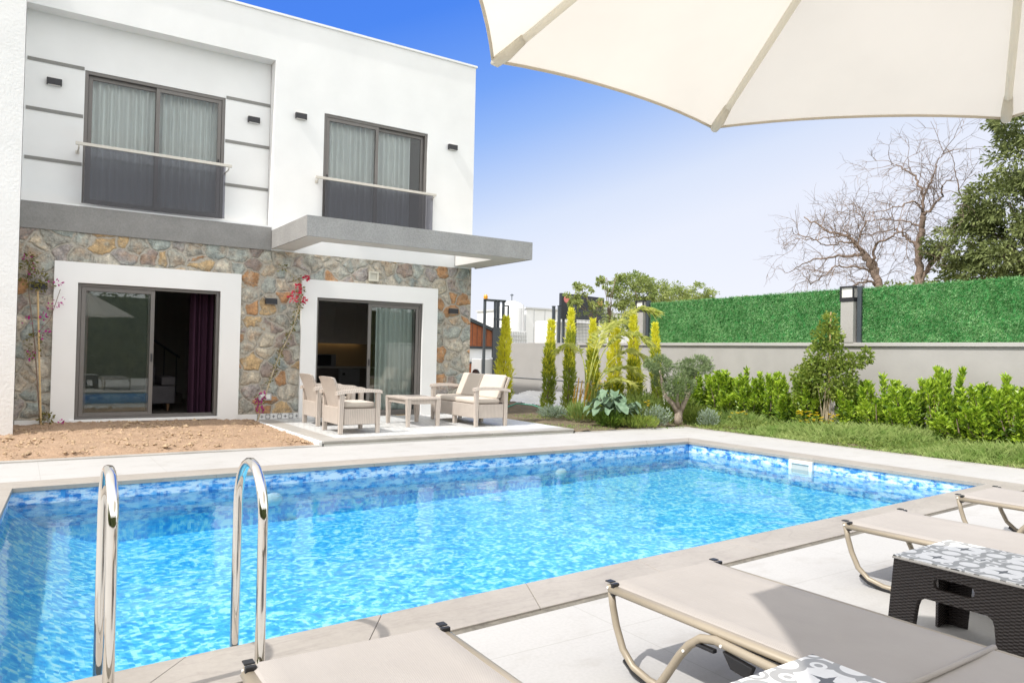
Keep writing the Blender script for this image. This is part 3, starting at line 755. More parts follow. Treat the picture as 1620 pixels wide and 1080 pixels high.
t = empty('dishwasher', (7.05, 18.25, .07), 'grey front loading appliance under the kitchen worktop', 'dishwasher')
mb = MB(); mb.box(6.85, 7.40, 18.20, 18.29, .10, .92); part(mb, 'door', M['steel'], t, bevel=.006)
mb = MB(); mb.box(6.93, 7.0, 18.185, 18.199, .76, .82); part(mb, 'control_panel', M['black'], t)
t = empty('dining_chair', (5.35, 16.6, .065), 'brown wooden dining chair behind the terrace door', 'chair')
mb = MB(); mb.box(5.12, 5.56, 16.4, 16.84, .47, .51); part(mb, 'seat', M['wood'], t, bevel=.006)
mb = MB(); mb.box(5.12, 5.56, 16.82, 16.85, .56, .95); part(mb, 'backrest', M['wood'], t, bevel=.006)
for x in (5.14, 5.52):
    for y in (16.42, 16.82):
        mb = MB(); mb.box(x, x + .035, y, y + .03, .065, .47 if y < 16.6 else .56); part(mb, 'leg', M['wood'], t)

# left wing, a separate block standing forward
t = empty('wing_block', (-3, 13.1, 0), 'rough white rendered block standing forward at the left edge of the stone wall', 'building')
mb = MB(); mb.box(-6, -.034, 13.08, 22, -.1, 7.8); part(mb, 'wall', M['rough_white'], t)
mb = MB(); mb.box(-6.03, -.005, 13.05, 22.0, 7.80, 7.84); part(mb, 'coping', M['surround'], t)

# balcony railings
def balcony(x0, x1, y, z, zg, gx0, gx1, label):
    t = empty('balcony_railing', ((x0 + x1) / 2, y, zg), label, 'railing', 'balcony railings before the upper windows')
    mb = MB(); mb.box(x0, x1, y - .02, y + .02, z - .026, z + .026); part(mb, 'handrail', M['rail'], t, bevel=.005)
    mb = MB(); mb.box(gx0, gx1, y - .006, y + .006, zg, z - .03); part(mb, 'glass_panel', M['smoke'], t)
    for x in (x0 + .05, x1 - .05):
        mb = MB(); mb.tube([(x, y, z - .012), (x, y, z - .05), (x, y + .06, z - .07), (x, F + (.29 if x1 < 4 else -.004), z - .07)], .012, 8); mb.box(x - .028, x + .028, F + (.285 if x1 < 4 else -.012), F + (.298 if x1 < 4 else -.002), z - .1, z - .04)
        part(mb, 'bracket', M['rail'], t)
balcony(.70, 3.19, F - .08, 4.74, 3.76, .84, 3.08, 'steel handrail with smoked glass panel before the window in the recess')
balcony(4.76, 7.42, F - .10, 4.78, 3.68, 4.96, 7.34, 'steel handrail with smoked glass panel before the window above the canopy')

# wall lamps
t = empty('wall_lamp', (0, 0, 0), 'x', 'wall lamp', 'black box wall lamps on the villa front')
mb = MB(); mb.box(-.11, .11, -.075, -.012, -.055, .055); mb.build('lamp_body', M['lampblack'], t, world=False, bevel=.006)
mb = MB(); mb.box(-.07, .07, -.012, 0, -.04, .04); mb.build('back_plate', M['lampblack'], t, world=False)
for s_ in (-1, 1):
    mb = MB(); mb.box(-.09, .09, -.066, -.022, min(s_ * .0555, s_ * .058), max(s_ * .0555, s_ * .058)); mb.build('lens', M['lampglass'], t, world=False)
lamps = [(.385, F + .30, 5.785, 'black box lamp left of the recessed upper window'), (3.645, F + .30, 5.775, 'black box lamp right of the recessed upper window'),
         (4.46, F, 5.93, 'black box lamp left of the upper window above the canopy'), (7.83, F, 5.905, 'black box lamp nearest the upper right corner of the villa'),
         (.26, F, 2.34, 'black box lamp on stone behind the tall magenta bougainvillea'), (3.98, F, 2.30, 'black box lamp on stone between the two ground floor doors'),
         (7.94, F, 2.31, 'black box lamp on stone right of the terrace door')]
for i, (x, y, z, lb) in enumerate(lamps):
    o = t if i == 0 else dup(t, (x, y, z))
    o.location = (x, y, z); o['label'] = lb
t = empty('wall_vent', (6.05, F, 2.93), 'square cream vent cover set in the stone above the terrace door', 'vent')
mb = MB(); z0, z1, x0, x1 = 2.83, 3.03, 5.94, 6.16
mb.box(x0, x1, F - .05, F - .002, z0, z0 + .035); mb.box(x0, x1, F - .05, F - .002, z1 - .035, z1); mb.box(x0, x0 + .035, F - .05, F - .002, z0 + .035, z1 - .035); mb.box(x1 - .035, x1, F - .05, F - .002, z0 + .035, z1 - .035)
cr_ = mat('cream cover', (.66, .63, .53), .5, .05, 6); part(mb, 'frame', cr_, t, bevel=.004)
mb = MB(); mb.box(x0 + .035, x1 - .035, F - .025, F - .002, z0 + .035, z1 - .035); part(mb, 'cover', mat('cream inset', (.58, .56, .48), .5, .05, 6), t)
t = empty('wall_socket', (3.93, F, .47), 'pale grey double outdoor socket low on the stone wall', 'socket')
mb = MB(); mb.box(3.80, 4.03, F - .055, F - .002, .42, .55); part(mb, 'box', mat('pale grey plastic', (.5, .5, .52), .4, .05, 6), t, bevel=.008)
for x in (3.865, 3.965):
    mb = MB(); mb.box(x - .04, x + .04, F - .066, F - .056, .445, .53); part(mb, 'flap', M['plastic'], t, bevel=.004)

# tall hedge behind the photographer, mirrored in the door glass and the steel
t = empty('tall_hedge', (2, -9.4, 0), 'tall dark hedge standing behind the loungers, mirrored in the living room door', 'hedge')
mb = MB(); mb.box(-16, 20, -9.7, -9.1, -.1, 3.6); part(mb, 'core', L['evergreen'], t)
n_ = 9000; P_ = np.stack([rng.uniform(-16.1, 20.1, n_), rng.uniform(-9.2, -8.9, n_), rng.uniform(0, 4.3, n_)], -1)
V, Fc = leaves(P_, rng.normal(size=(n_, 3)) + np.array([0, .9, .3]), .26, .12, .2); mb = MB(); mb.arr(V, Fc)
P_ = np.stack([rng.uniform(-12.3, -11.9, 4000), rng.uniform(-9, 7, 4000), rng.uniform(0, 4.3, 4000)], -1); V, Fc = leaves(P_, rng.normal(size=(4000, 3)) + np.array([.9, 0, .3]), .26, .12, .2); mb.arr(V, Fc); part(mb, 'foliage', L['evergreen'], t)
mb = MB(); mb.box(-12.8, -12.2, -9.05, 7, -.1, 3.6); part(mb, 'core', L['evergreen'], t)

# ------------------------------------------------------------------ boundary wall and green screens
WX = 14.2
t = empty('boundary_wall', (WX, 10, 0), 'long plain grey rendered garden wall below the green screens', 'wall')
mb = MB(); mb.box(WX, WX + .25, -3, 21.5, -.1, 1.70); part(mb, 'wall', M['wallgrey'], t)
mb = MB(); mb.box(WX - .05, WX + .30, -3, 17.6, 1.701, 1.775); part(mb, 'coping', M['capgrey'], t, bevel=.006)
mb = MB(); mb.box(WX, WX + .25, 17.601, 21.5, 1.701, 1.775); part(mb, 'coping', M['wallgrey'], t)
mb = MB(); mb.box(WX - .05, WX - .002, 17.0, 21.5, -.1, .58); part(mb, 'plinth', M['plinth'], t)
mb = MB(); mb.box(WX - .06, WX - .002, 17.0, 21.5, .581, .60); part(mb, 'plinth_ledge', M['slate'], t)
def pillar(y, label, l2):
    t = empty('gate_pillar', (WX, y, 1.776), label, 'pillar', 'grey pillars standing on the garden wall')
    mb = MB(); mb.box(WX - .06, WX + .22, y - .14, y + .14, 1.776, 2.62); part(mb, 'shaft', M['wallgrey'], t, bevel=.006)
    lp = empty('pillar_lantern', (WX + .08, y, 2.62), l2, 'lantern', 'lanterns on the wall pillars')
    x0, x1, y0, y1 = WX - .075, WX + .235, y - .155, y + .155
    mb = MB(); mb.box(x0, x1, y0, y1, 2.622, 2.70); mb.box(x0, x1, y0, y1, 2.905, 2.935)
    for xx in (x0, x1 - .03):
        for yy in (y0, y1 - .03): mb.box(xx, xx + .03, yy, yy + .03, 2.70, 2.905)
    part(mb, 'cage', M['lampblack'], lp)
    mb = MB(); mb.box(x0 + .032, x1 - .032, y0 + .032, y1 - .032, 2.701, 2.904); part(mb, 'glass', M['lampglass'], lp)
    mb = MB(); mb.box(WX + .03, WX + .13, y - .26, y - .17, 1.776, 2.93)
    return mb.build('screen_post', M['slate'], t)
pillar(8.84, 'grey pillar between the two green screens', 'black framed lantern on the pillar between the green screens')
pillar(14.95, 'grey pillar at the far end of the green screen by the palm', 'black framed lantern on the far pillar by the palm')
def screen(y0, y1, z0, z1, za, zb, label):
    t = empty('artificial_hedge_screen', (WX + .1, (y0 + y1) / 2, z0), label, 'fence', 'green artificial hedge screens on the garden wall')
    mb = MB(); mb.add([(WX + .09, y0, z0), (WX + .09, y1, z0), (WX + .09, y1, zb), (WX + .09, y0, za), (WX + .12, y0, z0), (WX + .12, y1, z0), (WX + .12, y1, zb), (WX + .12, y0, za)],
                      [(0, 1, 2, 3), (7, 6, 5, 4), (0, 3, 7, 4), (1, 5, 6, 2), (3, 2, 6, 7), (0, 4, 5, 1)]); part(mb, 'backing', M['backing'], t)
    n = int((y1 - y0) * (z1 - z0) * 2300)
    Y = rng.uniform(y0, y1, n); zt = za + (zb - za) * (Y - y0) / (y1 - y0)
    Z = z0 + (zt + .03 - z0) * rng.random(n)
    # needles leave the wire in rows of tufts
    row = np.round((Y * .7 + Z) / .055) * .055; Z = Z * .45 + (row - Y * .7) * .55
    Z = np.clip(Z, z0, zt + .008)
    P = np.stack([np.full(n, WX + .088), Y, Z], -1)
    P3 = np.repeat(P, 3, 0); D = np.stack([-np.abs(rng.normal(.75, .3, 3 * n)), rng.normal(0, .6, 3 * n), rng.normal(.05, .65, 3 * n)], -1)
    V, Fc = leaves(P3, D, .048, .010, .1)
    mb = MB(); mb.arr(V, Fc); return part(mb, 'needles', M['needle'], t)
screen(9.02, 14.66, 1.778, 2.86, 2.89, 2.84, 'green needle screen on the wall left of the lantern pillar')
screen(3.0, 8.60, 1.778, 2.9, 2.92, 2.88, 'green needle screen on the wall right of the lantern pillar')
struct(bed_grid(11.9, 14.13, 13.4, 19.5, 60, 110, .03, .02, lambda X, Y: .20 * np.clip((X - 11.9) / 2.2, 0, 1) + .05 * np.sin(X * 7 + Y * 2.3) * np.clip((X - 11.9) / .5, 0, 1)), 'ground_sheet', M['tarp'], smooth=True)
t = MB(); pts = [(9.2, 14.2, .06), (9.6, 14.5, .16), (9.9, 14.6, .22), (10.15, 14.3, .2), (10.3, 13.8, .1), (10.45, 13.3, .06), (10.9, 12.9, .05)]
t.tube(pts, .016, 7); tag(t.build('garden_hose', M['hose'], smooth=True), 'green garden hose looped beside the first cypresses', 'hose')

# ------------------------------------------------------------------ pool ladder, skimmer, lights
t = empty('pool_ladder', (.62, 3.45, -.02), 'polished steel pool ladder with two hooped handrails at the near edge', 'ladder')
for x, yn in ((.326, 3.27), (.890, 3.22)):
    yf = 3.665 if x < .6 else 3.655; rr = (yf - yn) / 2; yc = (yf + yn) / 2; zt = .885 - rr
    pts = [(x, yn, -.05), (x, yn, .3), (x, yn, zt - .15)] + [(x, yc - rr * math.cos(a), zt + rr * math.sin(a)) for a in np.linspace(0, math.pi, 15)] + [(x, yf, zt - .15), (x, yf, .3), (x, yf, -.25), (x, yf, -.60)]
    mb = MB(); mb.tube(pts, .0215, 20); part(mb, 'handrail', M['chrome'], t, smooth=True)
    mb = MB(); mb.lathe([(.055, 0), (.055, .008), (.03, .022)], (x, yn, -.004), 20); part(mb, 'flange', M['chrome'], t, smooth=False)
for z in (-.30, -.50):
    mb = MB(); mb.box(.326, .89, 3.66, 3.74, z - .015, z + .015); part(mb, 'step', M['chrome'], t, bevel=.004)
t = empty('pool_skimmer', (9.37, 6.55, -.26), 'white square skimmer opening in the sunlit pool wall', 'skimmer')
X0 = 9.402
mb = MB()
mb.box(X0 - .03, X0 + .02, 6.36, 6.41, -.26, -.045); mb.box(X0 - .03, X0 + .02, 6.69, 6.74, -.26, -.045); mb.box(X0 - .03, X0 + .02, 6.41, 6.69, -.095, -.045); mb.box(X0 - .03, X0 + .02, 6.41, 6.69, -.26, -.225)
part(mb, 'frame', M['plastic'], t, bevel=.004)
mb = MB(); mb.box(X0 - .012, X0 + .012, 6.41, 6.69, -.225, -.095); part(mb, 'flap', mat('skimmer flap', (.5, .52, .5), .5, .06, 9), t)
for i, (x, y, lb) in enumerate(((2.5, 8.66, 'round white underwater pool light left of the middle'), (6.7, 8.68, 'round white underwater pool light on the far wall toward the corner'))):
    mb = MB(); n = 20
    mb.add([(x + (.11 * r) * math.cos(2 * math.pi * k / n), y - .06 * (1 - r * r) , -.34 + .08 * r * math.sin(2 * math.pi * k / n)) for r in (1, .8, .4) for k in range(n)],
           [(j * n + k, j * n + (k + 1) % n, (j + 1) * n + (k + 1) % n, (j + 1) * n + k) for j in range(2) for k in range(n)] + [tuple(2 * n + k for k in range(n))])
    tag(mb.build('pool_light', M['plastic'], smooth=True), lb, 'pool light', 'round underwater lights in the pool')

# ------------------------------------------------------------------ sun loungers
def make_lounger():
    t = empty('sun_lounger', (0, 0, 0), 'x', 'sun lounger', 'sun loungers along the near pool edge')
    W, LN, Z = .352, 1.95, .375
    for s in (-1, 1):
        mb = MB(); mb.tube([(s * W, 0, Z - .03), (s * W, -.5, Z - .03), (s * W, -LN, Z - .03)], .029, 10, flat=.62)
        b = mb.build('side_rail', M['khaki'], t, world=False, smooth=True)
        pts = [(s * W, .015, Z - .01), (s * W, -.005, .27), (s * W, -.03, .19), (s * W, -.075, .10), (s * W, -.14, .045), (s * W, -.24, .022), (s * W, -.42, .018)]
        mb = MB(); mb.tube(pts, .0165, 10); mb.build('leg', M['khaki'], t, world=False, smooth=True)
        mb = MB(); mb.tube([(s * W, -.095, .062), (s * W, -.15, .028), (s * W, -.24, .009), (s * W, -.40, .006)], .0185, 8); mb.build('foot_pad', M['black'], t, world=False, smooth=True)
        xs = s * (W + .036)
        pts = [(xs, -LN + .25, Z - .085), (xs, -1.1, Z - .075), (xs, -.70, Z - .055), (xs, -.62, Z - .05), (xs, -.55, Z - .065), (xs, -.49, Z - .11), (xs, -.44, Z - .17), (xs, -.37, .10), (xs, -.33, .045), (xs, -.31, .018)]
        mb = MB(); mb.tube(pts, .0175, 10); mb.build('support_tube', M['khaki'], t, world=False, smooth=True)
        mb = MB(); mb.box(xs - .012, xs + .012, -.62, -.53, Z - .10, Z - .085); mb.hexa([(xs - .012, -.78, Z - .14), (xs + .012, -.78, Z - .14), (xs + .012, -.70, Z - .13), (xs - .012, -.70, Z - .13)], [(xs - .012, -.80, Z - .09), (xs + .012, -.80, Z - .09), (xs + .012, -.66, Z - .075), (xs - .012, -.66, Z - .075)])
        mb.build('stop_block', M['black'], t, world=False, bevel=.004)
        mb = MB(); mb.box(s * W - .018, s * W + .018, -.004, .033, Z - .001, Z + .006); mb.box(s * W - .0185, s * W + .0185, -.026, -.008, Z - .055, Z + .002); mb.build('corner_cap', M['black'], t, world=False, bevel=.004)
        mb = MB()
        for (y, z, x) in ((.012, Z - .022, s * (W + .0165)), (-.055, Z - .03, s * (W + .019)), (-.475, Z - .135, xs + s * .017), (-.66, Z - .055, xs + s * .017)):
            mb.add([(x + s * .004 * math.cos(0), y + .006 * math.cos(a), z + .006 * math.sin(a)) for a in np.linspace(0, 2 * math.pi, 9)[:-1]] + [(x - s * .003, y + .006 * math.cos(a), z + .006 * math.sin(a)) for a in np.linspace(0, 2 * math.pi, 9)[:-1]], [tuple(range(8))] + [(k, (k + 1) % 8, 8 + (k + 1) % 8, 8 + k) for k in range(8)])
        mb.build('rivet', M['plastic'], t, world=False)
    for y in (-.012, -LN + .01):
        mb = MB(); mb.tube([(-W, y, Z - .028), (W, y, Z - .028)], .016, 8); mb.build('cross_bar', M['khaki'], t, world=False, smooth=True)
    nx, ny = 14, 40; xs = np.linspace(-W - .026, W + .026, nx); ys = np.linspace(.0, -LN, ny)
    X, Y = np.meshgrid(xs, ys); u = X / (W + .026); v = (Y + LN / 2) / (LN / 2)
    Zs = Z + .002 - .016 * (1 - u ** 4) * (1 - v ** 8) ; Zs = np.where(np.abs(u) > .99, Z - .032, Zs); Zs = np.where(np.abs(u) > .99, Zs, Zs)
    V = np.stack([X, Y, Zs], -1).reshape(-1, 3); i = (np.arange(ny - 1)[:, None] * nx + np.arange(nx - 1)[None, :]).reshape(-1, 1)
    mb = MB(); mb.arr(V, i + np.array([[0, nx, nx + 1, 1]])); mb.build('sling', M['taupe'], t, world=False, smooth=True)
    mb = MB(); mb.tube([(-W, -1.28, Z - .006), (W, -1.28, Z - .006)], .011, 6); mb.build('seam', M['taupe'], t, world=False, smooth=True)
    return t
lg = make_lounger()
spots = [(1.005, 2.47, R(-1.5), 'taupe sling lounger beside the right handrail of the pool ladder'), (2.625, 2.55, R(.8), 'taupe sling lounger between the two tiled side tables, half in shade'),
         (4.80, 2.77, R(2.2), 'taupe sling lounger behind the whole black side table'), (6.50, 2.89, R(3.0), 'taupe sling lounger farthest along the pool near its corner')]
for i, (x, y, a, lb) in enumerate(spots):
    o = lg if i == 0 else dup(lg, (x, y, 0))
    o.location = (x, y, -.002); o.rotation_euler.z = a; o['label'] = lb

# side tables
def make_table():
    t = empty('side_table', (0, 0, 0), 'x', 'side table', 'black wicker side tables with tiled tops')
    h, a, Hh = .285, .31, .435           # half width at top, at floor, height of the skirt top
    def rect_arc(x0, x1, z0, z1, r, n=6):
        pts = []
        for cx, cz, st in ((x1 - r, z1 - r, 0), (x0 + r, z1 - r, 90), (x0 + r, z0 + r, 180), (x1 - r, z0 + r, 270)):
            for k in range(n + 1): pts.append((cx + r * math.cos(R(st + 90 * k / n)), cz + r * math.sin(R(st + 90 * k / n))))
        return pts
    def outline():
        o = [(-a, 0), (-.20, 0), (-.172, .235), (-.162, .265), (-.14, .28), (.14, .28), (.162, .265), (.172, .235), (.20, 0), (a, 0), (h, Hh), (-h, Hh)]
        return o
    for k in range(4):
        ca, sa = math.cos(k * math.pi / 2), math.sin(k * math.pi / 2)
        def fn(u, v, w, ca=ca, sa=sa):
            d = a - (a - h) * v / Hh - w
            u2 = u * (1 - w / .31)
            return (u2 * ca + d * sa, u2 * sa - d * ca, v)
        loops = [outline()]
        if k % 2: loops.append(rect_arc(-.095, .085, .335, .388, .026))
        mb = MB(); mb.poly(loops, fn, .018); mb.build('wicker_side', M['wicker'], t, world=False)
    mb = MB(); mb.box(-.292, .292, -.292, .292, .436, .446); mb.build('top_edge', M['palegrey'], t, world=False, bevel=.003)
    mb = MB(); mb.box(-.288, .288, -.288, .288, .4462, .452); mb.build('tiled_top', M['table_tile'], t, world=False)
    return t
st = make_table()
for i, (x, y, a, lb) in enumerate(((3.925, 1.725, R(1.5), 'black wicker side table with patterned top and hand slot, shown whole'), (1.885, 1.17, R(.5), 'black wicker side table of which only the patterned top corner shows'))):
    o = st if i == 0 else dup(st, (x, y, 0))
    o.location = (x, y, -.004); o.rotation_euler.z = a; o['label'] = lb

# parasol
UC = Vector((1.87, .69)); UR = 1.45; UZ, UT = 2.35, 3.14; UA = R(8.31 * 180 / math.pi)
t = empty('parasol', (UC.x, UC.y, 0), 'large cream octagonal parasol overhead with pale ribs', 'parasol')
def upt(th, r, z): return Vector((UC.x + r * math.cos(th), UC.y + r * math.sin(th), z))
rim = []
for k in range(8):
    th = UA - k * math.pi / 4
    p = upt(th, UR, UZ + .01 * (UR * math.cos(th)) - .008 * (UR * math.sin(th))); rim.append(p)
apex = Vector((UC.x, UC.y, UT))
mb = MB(); hem = []
NR, NL = 12, 10
for k in range(8):
    p, q = rim[k], rim[(k + 1) % 8]; rows = []
    for i in range(NR + 1):
        f = i / NR; row = []
        for j in range(NL + 1):
            g_ = j / NL
            # the hem curves in between the ribs; cloth hangs a little between them
            s = f * (1 - .022 * f ** 3 * (1 - abs(2 * g_ - 1) ** 2.2))
            pt = apex.lerp(p.lerp(q, g_), s)
            pt.z -= .035 * math.sin(math.pi * f) * (1 - (2 * g_ - 1) ** 2) * .6 - .05 * math.sin(math.pi * f) * .0
            row.append(pt)
        rows.append(row)
    hem.append(rows[-1])
    mb.add([v for r_ in rows for v in r_], [(i * (NL + 1) + j, i * (NL + 1) + j + 1, (i + 1) * (NL + 1) + j + 1, (i + 1) * (NL + 1) + j) for i in range(NR) for j in range(NL)])
part(mb, 'canopy', M['cream'], t, smooth=True)
mb = MB()
for h_ in hem: mb.tube([v + Vector((0, 0, -.004)) for v in h_], .005, 6)
part(mb, 'hem', M['hem'], t, smooth=True)
for k in range(8):
    p = rim[k]; mb = MB()
    pts = [apex.lerp(p, f) + Vector((0, 0, -.02 - .01 * (1 - f))) for f in (.03, .3, .6, .9, .965, .985)]
    mb.tube(pts, [.013, .013, .013, .013, .013, .009], 10); part(mb, 'rib', M['ribsleeve'], t, smooth=True)
    mb = MB(); o_ = (p - apex).normalized()
    mb.tube([p - o_ * .13 + Vector((0, 0, -.018)), p - o_ * .06 + Vector((0, 0, -.022)), p - o_ * .012 + Vector((0, 0, -.016)), p + o_ * .006 + Vector((0, 0, -.008))], [.015, .020, .018, .005], 10); part(mb, 'corner_pocket', M['ribsleeve'], t, smooth=True)
    mid = apex.lerp(p, .52) + Vector((0, 0, -.03)); mb = MB(); mb.tube([mid, (UC.x + .03 * math.cos(UA - k * math.pi / 4), UC.y + .03 * math.sin(UA - k * math.pi / 4), 2.28)], .008, 6); part(mb, 'strut', M['ribsleeve'], t)
mb = MB(); mb.tube([(UC.x, UC.y, .06), (UC.x, UC.y, UT + .04)], .024, 14); part(mb, 'pole', M['wood'], t, smooth=True)
mb = MB(); mb.lathe([(.045, -.06), (.05, 0), (.045, .05)], (UC.x, UC.y, 2.27), 16); part(mb, 'runner', M['wood'], t, smooth=True)
mb = MB(); mb.lathe([(.05, -.05), (.05, .02), (.03, .06)], (UC.x, UC.y, UT), 16); part(mb, 'hub', M['wood'], t, smooth=True)
mb = MB(); mb.lathe([(.26, 0), (.26, .045), (.06, .075), (.045, .25), (.028, .25)], (UC.x, UC.y, -.004), 28); part(mb, 'base', M['slate'], t)

# ------------------------------------------------------------------ terrace furniture (fronts face +x locally)
def seat_set(t, half, n_cush, slats=(1,)):
    """moulded rattan armchair or settee, half = half its width along y"""
    def B_(name, x0, x1, y0, y1, z0, z1, m=M['rattan'], bv=.008):
        mb = MB(); mb.box(x0, x1, y0, y1, z0, z1); return mb.build(name, m, t, world=False, bevel=bv)
    for s in (-1, 1):
        y0, y1 = sorted((s * half, s * (half - .075)))
        mb = MB(); mb.hexa([(.285, y0 + .01, 0), (.35, y0 + .01, 0), (.35, y1 - .01, 0), (.285, y1 - .01, 0)], [(.275, y0, .665), (.355, y0, .665), (.355, y1, .665), (.275, y1, .665)]); mb.build('leg', M['rattan'], t, world=False, bevel=.008)
        mb = MB(); mb.hexa([(-.35, y0 + .01, 0), (-.28, y0 + .01, 0), (-.28, y1 - .01, 0), (-.35, y1 - .01, 0)], [(-.355, y0, .66), (-.265, y0, .66), (-.265, y1, .66), (-.355, y1, .66)]); mb.build('leg', M['rattan'], t, world=False, bevel=.008)
        yi, yo = sorted((s * (half - .015), s * (half - .055)))
        B_('side_panel', -.264, .274, yi, yo, .15, .40)
        pts = [(-.40, .655), (-.30, .675), (-.1, .695), (.15, .70), (.33, .69), (.375, .675)]
        ya, yb = sorted((s * (half + .015), s * (half - .095))); mb = MB()
        for (xa, za), (xb, zb_) in zip(pts[:-1], pts[1:]):
            mb.hexa([(xa, ya, za - .035), (xb, ya, zb_ - .035), (xb, yb, zb_ - .035), (xa, yb, za - .035)], [(xa, ya + .012, za + .02), (xb, ya + .012, zb_ + .02), (xb, yb - .012, zb_ + .02), (xa, yb - .012, za + .02)])
        mb.build('armrest', M['rattan'], t, world=False)
        for x in ((-.12, .06) if s in slats else ()):
            B_('slat', x, x + .06, yi, yo, .40, .66, bv=.004)
    ii = half - .076
    B_('front_panel', .285, .335, -ii, ii, .15, .40); B_('back_panel', -.35, -.30, -ii, ii, .15, .42)
    B_('seat_board', -.30, .284, -ii, ii, .36, .40)
    if n_cush > 1:
        for x in (.25, -.34): B_('leg', x, x + .07, -.04, .04, 0, .15)
    nz, ny = 9, 10; mb = MB()                                       # backrest: leans and flares at the top
    front, back = [], []
    for i in range(nz):
        f = i / (nz - 1); z = .42 + .49 * f; x = -.27 - .14 * f - .03 * f ** 3
        for j in range(ny):
            u = -1 + 2 * j / (ny - 1); yy = u * (ii - .012 + .02 * f); bow = .035 * u * u
            front.append((x + bow * .8, yy, z - .02 * u ** 4 * f)); back.append((x - .05 + bow * .8 + .012 * f, yy, z - .02 * u ** 4 * f))
    nn = len(front); fs = []
    for i in range(nz - 1):
        for j in range(ny - 1):
            q0 = i * ny + j; fs.append((q0, q0 + 1, q0 + ny + 1, q0 + ny)); fs.append((nn + q0, nn + q0 + ny, nn + q0 + ny + 1, nn + q0 + 1))
    for j in range(ny - 1):
        fs.append((j, nn + j, nn + j + 1, j + 1)); q0 = (nz - 1) * ny + j; fs.append((q0, q0 + 1, nn + q0 + 1, nn + q0))
    for i in range(nz - 1):
        q0 = i * ny; fs.append((q0, q0 + ny, nn + q0 + ny, nn + q0)); q0 += ny - 1; fs.append((q0, nn + q0, nn + q0 + ny, q0 + ny))
    mb.add(front + back, fs); mb.build('backrest', M['rattan'], t, world=False, smooth=False)
    w = 2 * (ii - .01) / n_cush
    for c in range(n_cush):
        y0 = -ii + .01 + c * w
        mb = MB(); mb.box(-.24, .30, y0 + .004, y0 + w - .004, .403, .50); mb.build('seat_cushion', M['cushion'], t, world=False, bevel=.035)
        if n_cush > 1:
            mb = MB(); mb.hexa([(-.26, y0 + .01, .50), (-.15, y0 + .01, .50), (-.15, y0 + w - .01, .50), (-.26, y0 + w - .01, .50)], [(-.40, y0 + .015, .935), (-.33, y0 + .015, .935), (-.33, y0 + w - .015, .935), (-.40, y0 + w - .015, .935)])
            mb.build('back_cushion', M['cushion'], t, world=False, bevel=.03)
    return t
ch = seat_set(empty('armchair', (4.62, 11.70, TZ), 'beige rattan armchair with cream cushion standing nearest the terrace edge', 'armchair', 'beige rattan armchairs on the terrace'), .40, 1)
dup(ch, (4.72, 13.05, TZ), None, 'beige rattan armchair standing behind the other, close to the house wall')
sf = seat_set(empty('garden_settee', (7.28, 12.42, TZ), 'beige rattan two seat settee with cream cushions at the terrace end', 'settee', None, math.pi), .88, 2, ())
t = empty('coffee_table', (6.10, 12.42, TZ), 'low beige rattan coffee table between the armchairs and settee', 'table')
mb = MB(); mb.box(-.34, .34, -.47, .47, .475, .515); mb.build('tabletop', M['rattan'], t, world=False, bevel=.008)
mb = MB(); mb.box(-.30, .30, -.43, -.405, .40, .474); mb.box(-.30, .30, .405, .43, .40, .474); mb.box(-.30, -.275, -.405, .405, .40, .474); mb.box(.275, .30, -.405, .405, .40, .474); mb.build('apron', M['rattan'], t, world=False)
for sx in (-1, 1):
    for sy in (-1, 1):
        x, y = sx * .295, sy * .425
        mb = MB(); mb.hexa([(x - .03, y - .03, 0), (x + .03, y - .03, 0), (x + .03, y + .03, 0), (x - .03, y + .03, 0)], [(x - .045, y - .045, .474), (x + .045, y - .045, .474), (x + .045, y + .045, .474), (x - .045, y + .045, .474)]); mb.build('leg', M['rattan'], t, world=False, bevel=.006)

# ------------------------------------------------------------------ plants
def stem_mesh(limbs, n=7):
    mb = MB()
    for pts, rs in limbs: mb.tube(pts, rs, n)
    return mb

def cypress(x, y, h, w, label, gold_from, name='golden_cypress'):
    t = empty(name, (x, y, 0), label, 'cypress', 'slim golden cypresses by the garden wall')
    mb = MB(); mb.tube([(0, 0, 0), (.01, 0, h * .5), (0, 0, h * .93)], [.035, .022, .006], 7); mb.build('trunk', M['bark'], t, world=False)
    def spray(n, lo, hi, m, name, size):
        z = h * (lo + (hi - lo) * rng.random(n)); f = z / h
        prof = w * np.minimum(1, (f / .10) ** .5) * np.clip((1.02 - f) / .75, 0, 1) ** .6 * (1 + .10 * np.sin(z * 9 + rng.random() * 6) + .08 * np.sin(z * 23))
        a = rng.uniform(0, 2 * math.pi, n); lump = 1 + .22 * np.sin(3 * a + z * 5)
        rr = prof * lump * (.35 + .65 * rng.random(n) ** .45)
        P = np.stack([rr * np.cos(a), rr * np.sin(a), z], -1)
        wis = 1 + 1.1 * (rng.random(n) < .12); D = np.stack([np.cos(a) * .5 * wis, np.sin(a) * .5 * wis, np.full(n, 1.0)], -1) + rng.normal(size=(n, 3)) * .2; P[:, :2] *= (1 + .25 * (wis > 1))[:, None]
        V, Fc = leaves(P, D, size * 1.35, size * .30, .2)
        mb = MB(); mb.arr(V, Fc); mb.build(name, m, t, world=False)
    spray(int(3400 * (w + .05) / .2 * h / 2.2 * (gold_from * .8 + .2)), .03, min(1, gold_from + .12), L['conifer'], 'foliage', .085)
    spray(int(2700 * (w + .05) / .2 * h / 2.2 * (1.15 - gold_from)), max(.02, gold_from - .22), .99, L['gold'], 'golden_tips', .09)
    t.rotation_euler = (rng.normal() * .025, rng.normal() * .025, 0)
    return t
cypress(10.65, 16.4, 2.35, .19, 'broadest golden cypress, rising behind the settee', .05)
cypress(10.32, 13.95, 2.18, .125, 'slim cypress, green below and gold at the tip, second from the house', .62)
